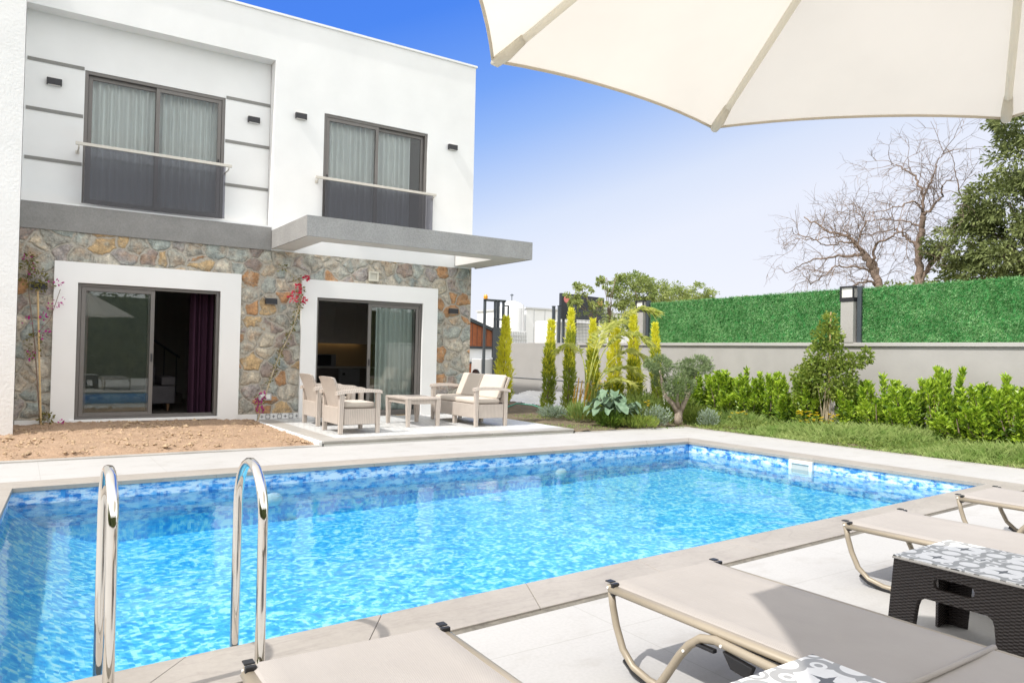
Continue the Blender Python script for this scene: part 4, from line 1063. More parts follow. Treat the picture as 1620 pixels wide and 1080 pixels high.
cypress(10.42, 13.30, 2.42, .105, 'thin upright cypress with pale golden top, third from the house', .66)
cypress(11.6, 13.82, 2.25, .13, 'golden topped cypress just left of the palm fronds', .55)
cypress(12.0, 13.53, 2.15, .17, 'golden cypress behind the middle of the palm', .25)
cypress(12.3, 13.10, 2.45, .14, 'tall golden cypress in front of the far lantern pillar', .40)
cypress(12.8, 12.85, 2.18, .11, 'golden tipped cypress at the end of the green screen behind the olive', .58)

# hedge shrubs, each with a few upright stems
def make_shrub(h, w, n, seed):
    global rng
    rng = np.random.default_rng(seed)
    t = empty('laurel_shrub', (0, 0, 0), 'x', 'shrub', 'bright green laurel shrubs along the garden wall')
    limbs, P, D, P2, D2 = [], [], [], [], []
    ns = 17
    for k in range(ns):
        a = rng.uniform(0, 2 * math.pi); rb = w * rng.uniform(.1, 1.0); hh = h * rng.uniform(.55, 1.0) * (1.05 - .35 * rb / w)
        base = np.array([rb * .45 * math.cos(a), rb * .45 * math.sin(a), 0]); top = np.array([rb * math.cos(a), rb * math.sin(a), hh])
        mid = (base + top) / 2 + np.array([rng.normal() * .03, rng.normal() * .03, 0])
        limbs.append(([base, mid, top], [.012, .009, .004]))
        m = n // ns; f = rng.random(m) ** .8
        pp = (base[None] * (1 - f[:, None]) + top[None] * f[:, None]) + rng.normal(size=(m, 3)) * .035 * (1.3 - f[:, None])
        aa = rng.uniform(0, 2 * math.pi, m); dd = np.stack([np.cos(aa), np.sin(aa), .35 + .9 * f], -1) + rng.normal(size=(m, 3)) * .2
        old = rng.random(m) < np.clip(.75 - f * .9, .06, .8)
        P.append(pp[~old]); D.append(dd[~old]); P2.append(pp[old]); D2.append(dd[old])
    stem_mesh(limbs, 5).build('stem', M['bark'], t, world=False)
    V, Fc = leaves(np.concatenate(P), np.concatenate(D), .088, .036, .25, .05); mb = MB(); mb.arr(V, Fc); mb.build('foliage', L['hedge'], t, world=False)
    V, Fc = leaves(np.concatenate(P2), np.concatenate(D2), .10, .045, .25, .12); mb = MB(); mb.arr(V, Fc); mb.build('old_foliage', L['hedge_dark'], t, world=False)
    return t
protos = [make_shrub(1.05, .46, 5200, 21), make_shrub(1.15, .44, 5200, 22), make_shrub(.95, .48, 5200, 23)]
rng = np.random.default_rng(5)
hs = [(13.1, 12.2, 1.05), (13.15, 11.65, 1.12), (13.3, 11.2, 1.08), (13.36, 10.75, 1.1), (13.45, 10.25, 1.12), (13.38, 9.75, 1.08), (13.42, 9.25, 1.25), (13.30, 8.1, 1.05), (13.42, 7.55, 1.18), (13.36, 7.0, 1.0),
      (13.45, 6.5, 1.33), (13.40, 6.05, 1.0), (13.36, 5.65, 1.12), (13.42, 5.25, 1.06), (13.38, 4.8, 1.2), (13.40, 4.3, 1.1), (13.4, 3.75, 1.2)]
where = ['just right of the olive tree', 'second to the right of the olive tree', 'third to the right of the olive tree', 'fourth to the right of the olive tree', 'midway between olive tree and climbing plant', 'second to the left of the climbing plant',
         'touching the climbing plant on its left', 'touching the climbing plant on its right', 'second to the right of the climbing plant', 'in the dip before the tallest shrub', 'tallest of the row, above its neighbours',
         'just right of the tallest shrub', 'second to the right of the tallest shrub', 'third to the right of the tallest shrub', 'fourth to the right of the tallest shrub', 'at the right end of the row in view', 'beyond the right end of the row']
for i, ((x, y, s), wtxt) in enumerate(zip(hs, where)):
    o = protos[i] if i < 3 else dup(protos[i % 3], (0, 0, 0))
    o.location = (x, y, .0); o.rotation_euler = (rng.normal() * .05, rng.normal() * .05, rng.uniform(0, 6.28)); o.scale = (1.18 + .14 * rng.normal(), 1.18 + .14 * rng.normal(), s * 1.04); o['label'] = 'leafy green laurel shrub ' + wtxt

# climbing plant on a cane
t = empty('climbing_plant', (13.2, 8.62, 0), 'tall leafy climber tied to a cane before the lantern pillar', 'climbing plant')
mb = MB(); mb.tube([(13.2, 8.62, 0), (13.22, 8.60, 2.35)], .016, 7); part(mb, 'cane', M['cane'], t)
mb = MB()
for i in range(26):
    a = rng.uniform(0, 6.28); r0 = rng.uniform(.02, .13); r1 = rng.uniform(.02, .2); z1 = rng.uniform(.4, 1.0)
    mb.tube([(13.17 + r0 * math.cos(a), 8.62 + r0 * math.sin(a), .02), (13.17 + r1 * math.cos(a + .5) * .6, 8.62 + r1 * math.sin(a + .5) * .6, z1 * .5), (13.18 + r1 * math.cos(a + 1), 8.62 + r1 * math.sin(a + 1), z1)], .007, 4)
part(mb, 'dry_stalk', M['dry'], t)
P, D = [], []
for (c, r, n) in (((13.18, 8.62, 1.05), (.36, .60, .40), 1200), ((13.18, 8.66, 1.45), (.3, .46, .32), 900), ((13.18, 8.65, 1.85), (.2, .33, .26), 520), ((13.2, 8.62, 2.15), (.10, .16, .2), 160), ((13.3, 8.2, 1.40), (.18, .34, .14), 330), ((13.35, 7.93, 1.50), (.1, .10, .18), 120), ((13.15, 9.05, 1.1), (.25, .34, .22), 420), ((13.15, 8.3, .85), (.25, .3, .25), 360), ((13.2, 9.15, .7), (.2, .25, .3), 300)):
    p, d = sphere_pts(n, c, r, .15); P.append(p); D.append(d + np.array([0, 0, .25]) + rng.normal(size=d.shape) * .4)
V, Fc = leaves(np.concatenate(P), np.concatenate(D), .075, .055, .25, .15); mb = MB(); mb.arr(V, Fc); part(mb, 'foliage', L['climber'], t)

# olive tree
t = empty('olive_tree', (11.43, 10.87, 0), 'small olive tree with pale forked trunk and three clipped leaf balls', 'tree')
ox, oy = 11.43, 10.87; RX, RY = .83, -.555          # direction across the picture, used to place the forks
def oq(h, z, dpt=0.0): return (ox + RX * h + .555 * dpt, oy + RY * h + .83 * dpt, z)
limbs = [([oq(.02, 0), oq(0, .12), oq(.01, .30)], [.10, .085, .078]), ([oq(-.01, .26), oq(-.10, .42), oq(-.26, .58), oq(-.35, .85), oq(-.40, 1.12)], [.07, .056, .042, .032, .022]),
         ([oq(.03, .26), oq(.12, .46), oq(.22, .66), oq(.30, .90), oq(.36, 1.16)], [.066, .052, .04, .03, .02]), ([oq(.16, .55, .05), oq(.17, .8, .1), oq(.14, 1.1, .12)], [.04, .032, .02]),
         ([oq(.0, .36, -.05), oq(-.06, .52, -.12), oq(-.04, .72, -.14)], [.04, .03, .018])]
part(stem_mesh(limbs, 9), 'trunk', M['olive_bark'], t, smooth=True)
for (c, r, n) in ((oq(-.40, 1.22, .02), (.28, .28, .17), 2400), (oq(.32, 1.24, .06), (.34, .32, .17), 3000), (oq(-.03, .84, -.12), (.27, .27, .25), 2300), (oq(-.33, .80, .22), (.16, .16, .2), 500)):
    cs, d0 = sphere_pts(max(8, n // 70), c, r, .55); P, D = [], []
    for q_, d1 in zip(cs, d0):
        p, d = sphere_pts(70, q_, tuple(x * rng.uniform(.28, .5) for x in r), .1); P.append(p); D.append(d * .6 + d1 * .7 + np.array([0, 0, .25]) + rng.normal(size=d.shape) * .4)
    V, Fc = leaves(np.concatenate(P), np.concatenate(D), .066, .017, .15)
    mb = MB(); mb.arr(V, Fc); part(mb, 'crown', L['olive'], t)

# palm with golden canes
t = empty('palm', (10.62, 12.80, 0), 'feathery palm with golden canes and arching fronds among the cypresses', 'palm')
px_, py_ = 10.62, 12.80
def pq(h, z, dpt=0.0): return (px_ + RX * h + .555 * dpt, py_ + RY * h + .83 * dpt, z)
fr = [([pq(-.05, 0), pq(.02, .9), pq(.30, 1.72), pq(.75, 2.28), pq(1.12, 2.46), pq(1.42, 2.40)], 1.0), ([pq(0, 0, .1), pq(.2, .8), pq(.5, 1.3), pq(.85, 1.52), pq(1.2, 1.35), pq(1.46, .98)], 1.0),
      ([pq(-.1, 0), pq(-.08, .9), pq(-.15, 1.35, .1), pq(-.3, 1.58, .2), pq(-.5, 1.62, .25), pq(-.68, 1.48, .3)], .75), ([pq(0, 0, -.1), pq(.1, .9, -.1), pq(.3, 1.5, -.15), pq(.6, 1.84, -.2), pq(.95, 1.88, -.3), pq(1.22, 1.68, -.4)], 1.0),
      ([pq(-.05, 0, .1), pq(.05, 1.0, .3), pq(.22, 1.68, .5), pq(.45, 2.06, .7), pq(.75, 2.2, .9)], .9), ([pq(0, 0), pq(.12, .5, -.15), pq(.3, .76, -.3), pq(.6, .9, -.5), pq(.9, .78, -.6)], .7),
      ([pq(.03, 0), pq(.2, .7, .2), pq(.5, 1.05, .4), pq(.9, 1.14, .6), pq(1.2, .96, .7)], .8)]
def spline(pts, n):
    pts = [Vector(p) for p in pts]; out = []
    for i in range(n):
        f = i / (n - 1) * (len(pts) - 1); k = min(int(f), len(pts) - 2); u = f - k
        p0, p1, p2, p3 = pts[max(k - 1, 0)], pts[k], pts[k + 1], pts[min(k + 2, len(pts) - 1)]
        out.append(.5 * ((2 * p1) + (p2 - p0) * u + (2 * p0 - 5 * p1 + 4 * p2 - p3) * u * u + (3 * p1 - p0 - 3 * p2 + p3) * u ** 3))
    return out
for pts, sc in fr:
    c = spline(pts, 60); mb = MB(); mb.tube(c, list(np.linspace(.017, .004, 60)), 6)
    P, D, Ln = [], [], []
    for i in range(26, 60):
        tg = (c[min(i + 1, 59)] - c[i - 1]).normalized(); sd_ = tg.cross(Vector((0, 0, 1))).normalized(); up = sd_.cross(tg)
        for s in (-1, 1):
            for e_ in (0, .5):
                P.append(np.array(c[i].lerp(c[min(i + 1, 59)], e_))); D.append(np.array(sd_ * s * 1.0 + tg * .55 + up * (.15 + .22 * rng.normal()) + Vector(rng.normal(size=3)) * .08))
    n0 = len(P); V, Fc = leaves(np.array(P), np.array(D), .36 * sc, .021, .2, .20); mb.arr(V, Fc)
    part(mb, 'frond', L['palm'], t)
mb = MB()
for k in range(9):
    h = -.36 + .042 * k + rng.normal() * .015; d_ = rng.normal() * .08
    mb.tube([pq(h, 0, d_), pq(h + .02, .35, d_), pq(h + .06 + .03 * k * .3, .62 + .28 * rng.random(), d_)], [.022, .018, .010], 6)
part(mb, 'cane', M['canegold'], t)

# big blue green leaf plant, silver plant, weeds, flowers
t = empty('broad_leaf_plant', (9.95, 11.25, 0), 'plant with big drooping blue green leaves at the terrace corner', 'plant')
mb = MB(); st_ = MB()
for k in range(46):
    a = k * 2.4 + rng.normal() * .2; rr = .05 + .42 * rng.random(); z = .22 + .26 * rng.random() + .20 * (rr < .25)
    base = Vector((9.95, 11.25, .02)); c = base + Vector((rr * math.cos(a), rr * math.sin(a), z))
    st_.tube([base, base.lerp(c, .5) + Vector((0, 0, .12)), c], .012, 5)
    o_ = Vector((math.cos(a + .6 * rng.normal()), math.sin(a + .6 * rng.normal()), rng.uniform(-.35, .15))).normalized(); s_ = Vector((-math.sin(a), math.cos(a), 0)); ln, wd = .15 + .1 * rng.random(), .15 + .07 * rng.random()
    rows = []
    for f, wf, dz in ((0, .35, 0), (.2, .95, .02), (.45, 1.1, .02), (.75, .85, -.015), (1.0, .30, -.07)):
        m_ = c + o_ * ln * f + Vector((0, 0, dz)); wv = .02 * math.sin(f * 9 + k)
        rows += [m_ + s_ * wd * .5 * wf + Vector((0, 0, .035 * wf + wv)), m_, m_ - s_ * wd * .5 * wf + Vector((0, 0, .035 * wf - wv))]
    mb.add(rows, [(i * 3 + j, i * 3 + j + 1, i * 3 + j + 4, i * 3 + j + 3) for i in range(4) for j in range(2)])
part(mb, 'foliage', L['agave'], t, smooth=True); part(st_, 'stem', L['agave'], t)
def clump(name, label, cat, x, y, r, h, n, lm, ln, wd, up=1.0, group=None, stem=True):
    t = empty(name, (x, y, 0), label, cat, group)
    p, d = sphere_pts(n, (x, y, h * .45), (r, r, h * .55), .1); p[:, 2] = np.maximum(p[:, 2], .01)
    V, Fc = leaves(p, d * .6 + np.array([0, 0, up]) + rng.normal(size=d.shape) * .3, ln, wd, .2, .1)
    mb = MB(); mb.arr(V, Fc); part(mb, 'foliage', lm, t)
    mb = MB()
    for k in range(12):
        a = rng.uniform(0, 6.28); mb.tube([(x + .03 * math.cos(a), y + .03 * math.sin(a), 0), (x + r * .6 * math.cos(a), y + r * .6 * math.sin(a), h * .7)], .006, 4)
    part(mb, 'stem', L['weed'], t); return t
clump('silver_shrub', 'low silvery shrub left of the olive trunk', 'shrub', 10.85, 10.95, .34, .40, 620, L['silver'], .075, .03, .8)
clump('silver_shrub', 'low silvery tuft right of the olive trunk', 'shrub', 11.75, 10.35, .22, .34, 450, L['silver'], .075, .025, 1.0)
clump('weed_clump', 'soft green weed clump between silver shrub and cypresses', 'weeds', 11.2, 11.6, .42, .55, 1100, L['weed'], .13, .02, 1.2)
clump('weed_clump', 'feathery green weeds between the broad leaf plant and silver shrub', 'weeds', 10.4, 11.5, .5, .5, 1300, L['weed'], .15, .02, 1.1)
clump('weed_clump', 'green weeds at the foot of the tall golden cypress', 'weeds', 11.7, 12.4, .55, .6, 1300, L['weed'], .15, .02, 1.2)
clump('weed_clump', 'light weeds close to the olive trunk on its right', 'weeds', 11.95, 10.75, .4, .36, 900, L['climber'], .11, .022, 1.1)
clump('weed_clump', 'low light weeds along the deck edge before the broad leaf plant', 'weeds', 10.2, 10.75, .4, .2, 700, L['climber'], .12, .02, 1.0)
clump('weed_clump', 'dark green weedy clump under the broad leaf plant', 'weeds', 9.80, 11.15, .30, .26, 700, L['hedge_dark'], .16, .025, 1.0)
clump('grass_tuft', 'spiky tuft at the foot of the thin cypress', 'plant', 9.75, 12.1, .20, .30, 260, L['grass'], .30, .016, 1.6)
clump('weed_clump', 'grey green weeds at the foot of the second cypress', 'weeds', 9.95, 13.25, .34, .24, 600, L['silver'], .09, .025, .9)
clump('weed_clump', 'yellowish weeds round the foot of the golden canes', 'weeds', 10.35, 12.1, .34, .36, 700, L['climber'], .12, .03, 1.0)
clump('weed_clump', 'green weeds behind the olive before the wall', 'weeds', 12.3, 11.7, .5, .5, 1000, L['weed'], .13, .03, 1.2)
def flowers(x, y, r, n, z0, z1, label):
    t = empty('flower_clump', (x, y, 0), label, 'flowers', 'yellow flowers in the garden bed')
    mb = MB(); sm = MB()
    for k in range(n):
        a = rng.uniform(0, 6.28); q_ = r * math.sqrt(rng.random()); c = Vector((x + q_ * math.cos(a), y + q_ * math.sin(a), rng.uniform(z0, z1)))
        sm.tube([(c.x + .02, c.y, 0), c], .004, 4)
        for j in range(10):
            an = j * .628; o_ = Vector((math.cos(an), math.sin(an), .45)); s_ = Vector((-math.sin(an), math.cos(an), 0))
            mb.add([c, c + o_ * .025 + s_ * .011, c + o_ * .042, c + o_ * .025 - s_ * .011], [(0, 1, 2, 3)])
    part(mb, 'blossom', L['yellow'], t); part(sm, 'stem', L['weed'], t)
    p, d = sphere_pts(n * 14, (x, y, z0 * .6), (r, r, z0 * .6), .1); p[:, 2] = np.maximum(p[:, 2], .01); V, Fc = leaves(p, d + np.array([0, 0, .8]), .08, .02, .2, .1); mb = MB(); mb.arr(V, Fc); part(mb, 'foliage', L['weed'], t)
flowers(12.55, 8.40, .40, 34, .22, .42, 'yellow flower clump in front of the climbing plant')
flowers(12.35, 10.1, .25, 7, .18, .3, 'few yellow flowers in the grass before the middle of the hedge')
flowers(10.55, 12.35, .22, 16, .62, .85, 'yellow flowers beside the golden palm canes')
flowers(10.7, 10.95, .14, 4, .40, .50, 'pale yellow blossoms above the silver shrub')

# grass and weeds along the deck
def grass(n, x0, x1, y0, y1, h, dens=None):
    x = rng.uniform(x0, x1, n); y = rng.uniform(y0, y1, n)
    keep = (np.sin(x * 4.1 + y * 1.3) + np.sin(y * 3.7 - x) + np.sin(y * .9 + 2) + rng.normal(size=n) * 1.2) > -.9
    x, y = x[keep], y[keep]; n = len(x)
    P = np.stack([x, y, np.full(n, -.01)], -1); hh = h * (1 + .5 * np.sin(y * 1.9 + x * 2)) * np.clip((x - 11.2) / .8, .35, 1.0)
    D = np.stack([rng.normal(0, .5, n), rng.normal(0, .5, n), np.ones(n)], -1)
    V, Fc = leaves(P, D, 1.0, .0001, .1, .15)
    V = V.reshape(-1, 4, 3); D = unit(D); l = (hh * rng.uniform(.5, 1.4, n))[:, None]; S = unit(np.cross(D, rng.normal(size=(n, 3)))) * .006
    V[:, 0] = P + S; V[:, 1] = P - S; V[:, 2] = P + D * l * .6 - S * .6; V[:, 3] = P + D * l * np.array([1.25, 1.25, .85])
    i = np.arange(n)[:, None] * 4
    return V.reshape(-1, 3), np.concatenate([i + np.array([[0, 1, 2]]), i + np.array([[0, 2, 3]])], 0)
V, Fc = grass(42000, 11.27, 13.4, 2.5, 10.7, .22)
mb = MB(); mb.arr(V, Fc)
V, Fc = grass(12000, 10.6, 14.0, 10.4, 14.5, .16); mb.arr(V, Fc)
V, Fc = grass(2500, 8.5, 10.8, 10.62, 14.0, .12); mb.arr(V, Fc)
tag(mb.build('grass', L['grass']), kind='stuff')
n = 9500; x = rng.uniform(11.35, 13.4, n); y = rng.uniform(2.5, 11, n)
cl = (np.sin(x * 2.7 + y * 2.1) + np.sin(y * 2.9 - x * 1.1)) > -.1 + rng.normal(size=n) * .4
x, y = x[cl], y[cl]; P = np.stack([x, y, rng.random(len(x)) * .16 * np.clip((x - 11.2) / 1.2, .2, 1)], -1); D = rng.normal(size=P.shape) * .6 + np.array([0, 0, .6])
V, Fc = leaves(P, D, .075, .026, .2, .1); mb = MB(); mb.arr(V, Fc); tag(mb.build('ground_cover', L['weed']), kind='stuff')

# bougainvilleas on the villa wall
t = empty('bougainvillea', (.30, 14.15, 0), 'tall staked magenta bougainvillea left of the living room door', 'climbing plant', 'bougainvilleas against the stone wall')
mb = MB(); mb.tube([(.34, 14.10, .05), (.28, 14.16, 1.3), (.24, 14.19, 2.25)], .014, 7); part(mb, 'cane', M['cane'], t)
mb = MB(); mb.tube([(.33, 14.12, .05), (.22, 14.18, 1.4), (.12, 14.2, 2.2), (.10, 14.2, 2.7)], [.012, .01, .008, .004], 6); mb.tube([(.36, 14.12, .06), (.41, 14.15, .3)], .006, 5); mb.tube([(.2, 14.18, 1.5), (.42, 14.2, 1.8), (.55, 14.2, 2.3)], .005, 5); part(mb, 'stem', M['bark'], t)
def scatter(cs, n, m, name, ln, wd, t):
    P, D = [], []
    for (c, r) in cs:
        p, d = sphere_pts(n, c, r, .1); P.append(p); D.append(d + rng.normal(size=d.shape) * .4 + np.array([0, -.3, 0]))
    V, Fc = leaves(np.concatenate(P), np.concatenate(D), ln, wd, .25); mb = MB(); mb.arr(V, Fc); return part(mb, name, m, t)
scatter([((.12, 14.17, 2.75), (.10, .06, .12)), ((.22, 14.17, 2.45), (.16, .07, .14)), ((.08, 14.17, 2.55), (.08, .06, .3)), ((.30, 14.17, 2.33), (.18, .06, .08)), ((.2, 14.17, 1.35), (.12, .05, .2)), ((.4, 14.14, .2), (.12, .06, .08))], 55, L['vineleaf'], 'foliage', .06, .03, t)
scatter([((.10, 14.15, 2.75), (.07, .05, .07)), ((.14, 14.15, 2.55), (.06, .05, .06)), ((.55, 14.15, 2.10), (.07, .05, .08)), ((.42, 14.15, 2.02), (.08, .05, .05)), ((.12, 14.15, 1.75), (.10, .05, .07)), ((.34, 14.15, 1.62), (.06, .05, .12)), ((.32, 14.15, 1.85), (.05, .05, .05)), ((.17, 14.15, 1.20), (.05, .05, .08)), ((.62, 14.0, .15), (.04, .04, .02)), ((.5, 14.15, 2.4), (.1, .04, .04))], 9, L['magenta'], 'blossom', .05, .036, t)
t = empty('bougainvillea', (3.75, 14.1, 0), 'slanting red bougainvillea climbing between the doors', 'climbing plant', 'bougainvilleas against the stone wall')
cpts = spline([(3.72, 14.02, .05), (3.86, 14.12, .45), (4.02, 14.17, .95), (4.18, 14.2, 1.35), (4.38, 14.2, 1.8), (4.5, 14.2, 2.25), (4.54, 14.19, 2.6), (4.40, 14.19, 2.8), (4.15, 14.19, 2.95)], 40)
mb = MB(); mb.tube(cpts, list(np.linspace(.016, .005, 40)), 6); part(mb, 'stem', M['dry'], t)
scatter([(tuple(cpts[i]), (.05, .05, .09)) for i in range(8, 30, 2)] + [((4.48, 14.16, 2.35), (.08, .06, .2)), ((4.42, 14.16, 2.75), (.13, .06, .08)), ((4.15, 14.16, 2.95), (.1, .05, .08)), ((3.78, 14.05, .5), (.1, .06, .14))], 20, L['vineleaf'], 'foliage', .055, .03, t)
scatter([((4.42, 14.13, 2.47), (.08, .06, .07)), ((4.36, 14.13, 2.36), (.09, .06, .07)), ((4.58, 14.13, 2.35), (.03, .04, .04)), ((4.6, 14.13, 2.78), (.04, .03, .04)), ((4.46, 14.13, 2.60), (.05, .05, .05))], 26, L['red'], 'blossom', .055, .04, t)
scatter([((3.70, 14.0, .40), (.08, .05, .06)), ((3.80, 14.02, .52), (.05, .05, .08)), ((3.76, 14.0, .28), (.04, .04, .07))], 18, L['magenta'], 'blossom', .055, .04, t)

# ------------------------------------------------------------------ trees beyond the wall
def twig(mb, p, d, ln, r, lev, droop=0.0, tips=None):
    n = 4; pts = [p]; dd = d.copy(); q_ = p
    for i in range(n):
        dd = (dd + Vector(rng.normal(size=3)) * .22 + Vector((0, 0, -droop))).normalized(); q_ = q_ + dd * ln / n; pts.append(q_)
    mb.tube(pts, list(np.linspace(r, r * .55, n + 1)), 5 if r > .02 else 3, cap=False)
    if tips is not None and lev <= 1: tips.append(q_)
    if lev <= 0: return
    for k in range(3 if lev > 1 else 4):
        i = rng.integers(1, n + 1); a = Vector(rng.normal(size=3)); a = (a - dd * a.dot(dd)).normalized()
        nd = (dd * .75 + a * rng.uniform(.5, 1.0) + Vector((0, 0, .12))).normalized()
        twig(mb, pts[i], nd, ln * rng.uniform(.5, .8), max(r * .55, .0045), lev - 1, droop, tips)
def bare_tree(base, limbs, label, sc=262.0, zr=1000.0, hb=0.0, n_tw=.4):
    """limbs: polylines (across, up) in units of 1/sc metre"""
    t = empty('bare_tree', (base[0], base[1], 0), label, 'tree', 'leafless trees beyond the green screen')
    mb = MB(); tw = MB(); ca, sa = .5, -.866
    for pts, r0, r1, dp in limbs:
        P = []
        for i, (a, b) in enumerate(pts):
            h = (a - hb) / sc; z = (zr - b) / sc + 3.6; d_ = dp * i / max(1, len(pts) - 1)
            P.append((base[0] + ca * h + .866 * d_, base[1] + sa * h + .5 * d_, z))
        c = spline(P, 6 * len(P)); m = len(c); mb.tube([v + Vector(rng.normal(size=3)) * .02 for v in c], list(np.linspace(r0 * .68, r1 * .8, m)), 7)
        for i in range(3, m, 1):
            if rng.random() < .85 * n_tw:
                tg = (c[i] - c[i - 1]).normalized(); a = Vector(rng.normal(size=3)); a = (a - tg * a.dot(tg)).normalized()
                twig(tw, c[i], (tg * .6 + a + Vector((0, 0, .25))).normalized(), rng.uniform(.5, 1.1), .011, 2, .05)
    part(mb, 'trunk', M['bark'], t, smooth=True); part(tw, 'twigs', M['bark'], t); return t
bare_tree((21.0, 12.13), [([(800, 1840), (800, 1250), (800, 1000), (745, 850), (690, 740)], .20, .11, 0), ([(800, 1010), (775, 850), (740, 790), (660, 690), (600, 600), (520, 560), (420, 520), (330, 450), (230, 390)], .13, .02, .8),
    ([(740, 880), (700, 865), (520, 845), (430, 920), (330, 1000)], .05, .015, -.9), ([(690, 740), (600, 748), (480, 750), (300, 770), (130, 860)], .08, .012, .5), ([(765, 830), (770, 690), (860, 640), (950, 600), (1010, 660)], .07, .015, -.5),
    ([(650, 680), (665, 590), (700, 490), (640, 400), (620, 330)], .045, .012, .3), ([(700, 760), (660, 690), (560, 665), (430, 690), (330, 640), (200, 610)], .05, .012, -1.2), ([(600, 600), (480, 580), (300, 585), (160, 540)], .04, .01, 1.2), ([(790, 1000), (720, 960), (630, 1000)], .06, .03, -.4)],
    'wide low leafless tree just above the lantern pillar', hb=800.0)
bare_tree((21.0, 10.95), [([(1095, 1840), (1095, 1250), (1095, 985), (1085, 740), (1100, 600), (1112, 480)], .20, .085, 0), ([(1112, 480), (1112, 350), (1060, 200), (970, 110), (905, 65)], .07, .012, .4), ([(1110, 470), (1060, 400), (930, 440), (780, 480)], .045, .012, -.5),
    ([(1085, 735), (1030, 660), (960, 600), (900, 575), (690, 600)], .07, .012, .5), ([(1120, 500), (1180, 430), (1230, 370), (1230, 300), (1296, 250)], .06, .012, -.4), ([(1095, 990), (1190, 820), (1290, 720), (1360, 520), (1400, 300)], .11, .02, .5),
    ([(1118, 350), (1170, 240), (1200, 110), (1240, 40)], .045, .01, 0), ([(1095, 570), (950, 510), (820, 480), (700, 490)], .04, .01, .9), ([(1290, 700), (1380, 560), (1330, 330), (1290, 120)], .05, .01, -.5)],
    'taller leafless tree beside the dark evergreen', hb=1095.0)

def leaf_tree(name, label, cat, base, blobs, lm, n, size, trunk_r, group=None, wd=.5, gap=0):
    t = empty(name, (base[0], base[1], 0), label, cat, group)
    mb = MB(); b0 = Vector((base[0], base[1], 0)); zc = min(b[0][2] for b in blobs)
    mb.tube([b0, b0 + Vector((.05, 0, zc * .5)), b0 + Vector((0, .05, zc))], [trunk_r, trunk_r * .8, trunk_r * .6], 9)
    for (c, r, w) in blobs: mb.tube([b0 + Vector((0, 0, zc * .8)), (b0 + Vector((0, 0, zc))).lerp(Vector(c), .5), Vector(c)], [trunk_r * .45, trunk_r * .25, .02], 6)
    part(mb, 'trunk', M['bark'], t, smooth=True)
    tot = sum(w for _, _, w in blobs); P, D = [], []
    for (c, r, w) in blobs:
        # each limb carries many small sprays, leaving ragged gaps
        k = max(4, int(n * w / tot / 55)); cs, d0 = sphere_pts(k, c, r, .45)
        for q_, d1 in zip(cs, d0):
            rr = min(r) * rng.uniform(.14, .34); p, d = sphere_pts(55, q_, (rr * 1.3, rr * 1.3, rr * .75), .1)
            P.append(p); D.append(d + d1 * .6 + np.array([0, 0, -.1]) + rng.normal(size=d.shape) * .3)
    V, Fc = leaves(np.concatenate(P), np.concatenate(D), size, size * wd, .2, .2); mb = MB(); mb.arr(V, Fc); part(mb, 'crown', lm, t); return t
leaf_tree('evergreen_tree', 'big dark evergreen tree at the right edge beyond the screen', 'tree', (21.6, 8.2),
          [((21.4, 9.9, 4.6), (1.0, 1.0, .65), 1.0), ((21.6, 9.3, 3.9), (1.2, 1.2, .7), 1.0), ((21.5, 8.9, 5.6), (1.1, 1.1, .8), 1.3), ((21.5, 8.1, 6.6), (1.2, 1.2, .9), 1.4), ((21.6, 7.5, 4.6), (1.4, 1.4, 1.1), 1.5), ((21.6, 8.5, 7.6), (1.0, .9, .7), 1.0), ((21.4, 7.1, 5.8), (1.3, 1.3, 1.1), 1.4), ((21.4, 8.4, 4.3), (1.3, 1.3, .9), 1.3), ((21.5, 7.2, 7.4), (1.2, 1.2, 1.0), 1.2), ((21.6, 6.2, 5.2), (1.5, 1.5, 1.8), 1.6), ((21.6, 6.0, 7.2), (1.3, 1.3, 1.2), 1.2), ((21.3, 9.6, 5.2), (.6, .6, .4), .5)],
          L['evergreen'], 52000, .115, .26)
leaf_tree('leafy_tree', 'pale green bushy tree standing behind the far lantern pillar', 'tree', (24.8, 26.0), [((24.3, 26, 4.5), (1.1, 1.1, .85), 1.3), ((25.4, 26, 4.3), (1.0, 1.0, .8), 1), ((24.0, 26.2, 3.3), (1.3, 1.2, .9), 1), ((25.6, 26, 3.2), (1.4, 1.2, .9), 1)], L['palecrown'], 15000, .12, .16, 'pale leafy trees beyond the wall')
leaf_tree('leafy_tree', 'airy pale green tree above the left end of the screen', 'tree', (28.2, 26.0), [((27.4, 26, 4.4), (.8, .8, .7), .8), ((28.4, 26, 4.5), (.8, .8, .75), .8), ((29.3, 26, 4.2), (.8, .8, .6), .6), ((28.2, 26.2, 3.4), (1.6, 1.2, .8), 1.1), ((26.7, 26, 3.9), (.8, .8, .8), .7)], L['palecrown'], 12000, .115, .14, 'pale leafy trees beyond the wall')
leaf_tree('leafy_tree', 'low flat green tree showing just over the screen', 'tree', (31.5, 26.0), [((30.6, 26, 4.0), (.9, .8, .4), .7), ((31.8, 26, 4.2), (.9, .8, .4), .7), ((32.6, 26, 4.5), (.4, .4, .25), .25), ((31.2, 26, 3.4), (1.4, 1, .6), .8)], L['palecrown'], 7000, .12, .14, 'pale leafy trees beyond the wall')
leaf_tree('leafy_tree', 'thin sparse tree with open top left of the bushy tree', 'tree', (22.7, 26.0), [((22.5, 26, 5.0), (.45, .45, .3), .3), ((22.8, 26, 4.4), (.4, .4, .3), .25), ((23.1, 26, 5.2), (.3, .3, .3), .2), ((22.3, 26, 4.7), (.3, .3, .2), .15), ((23.1, 26, 3.6), (.4, .4, .4), .3)], L['palecrown'], 1000, .13, .06, 'pale leafy trees beyond the wall')
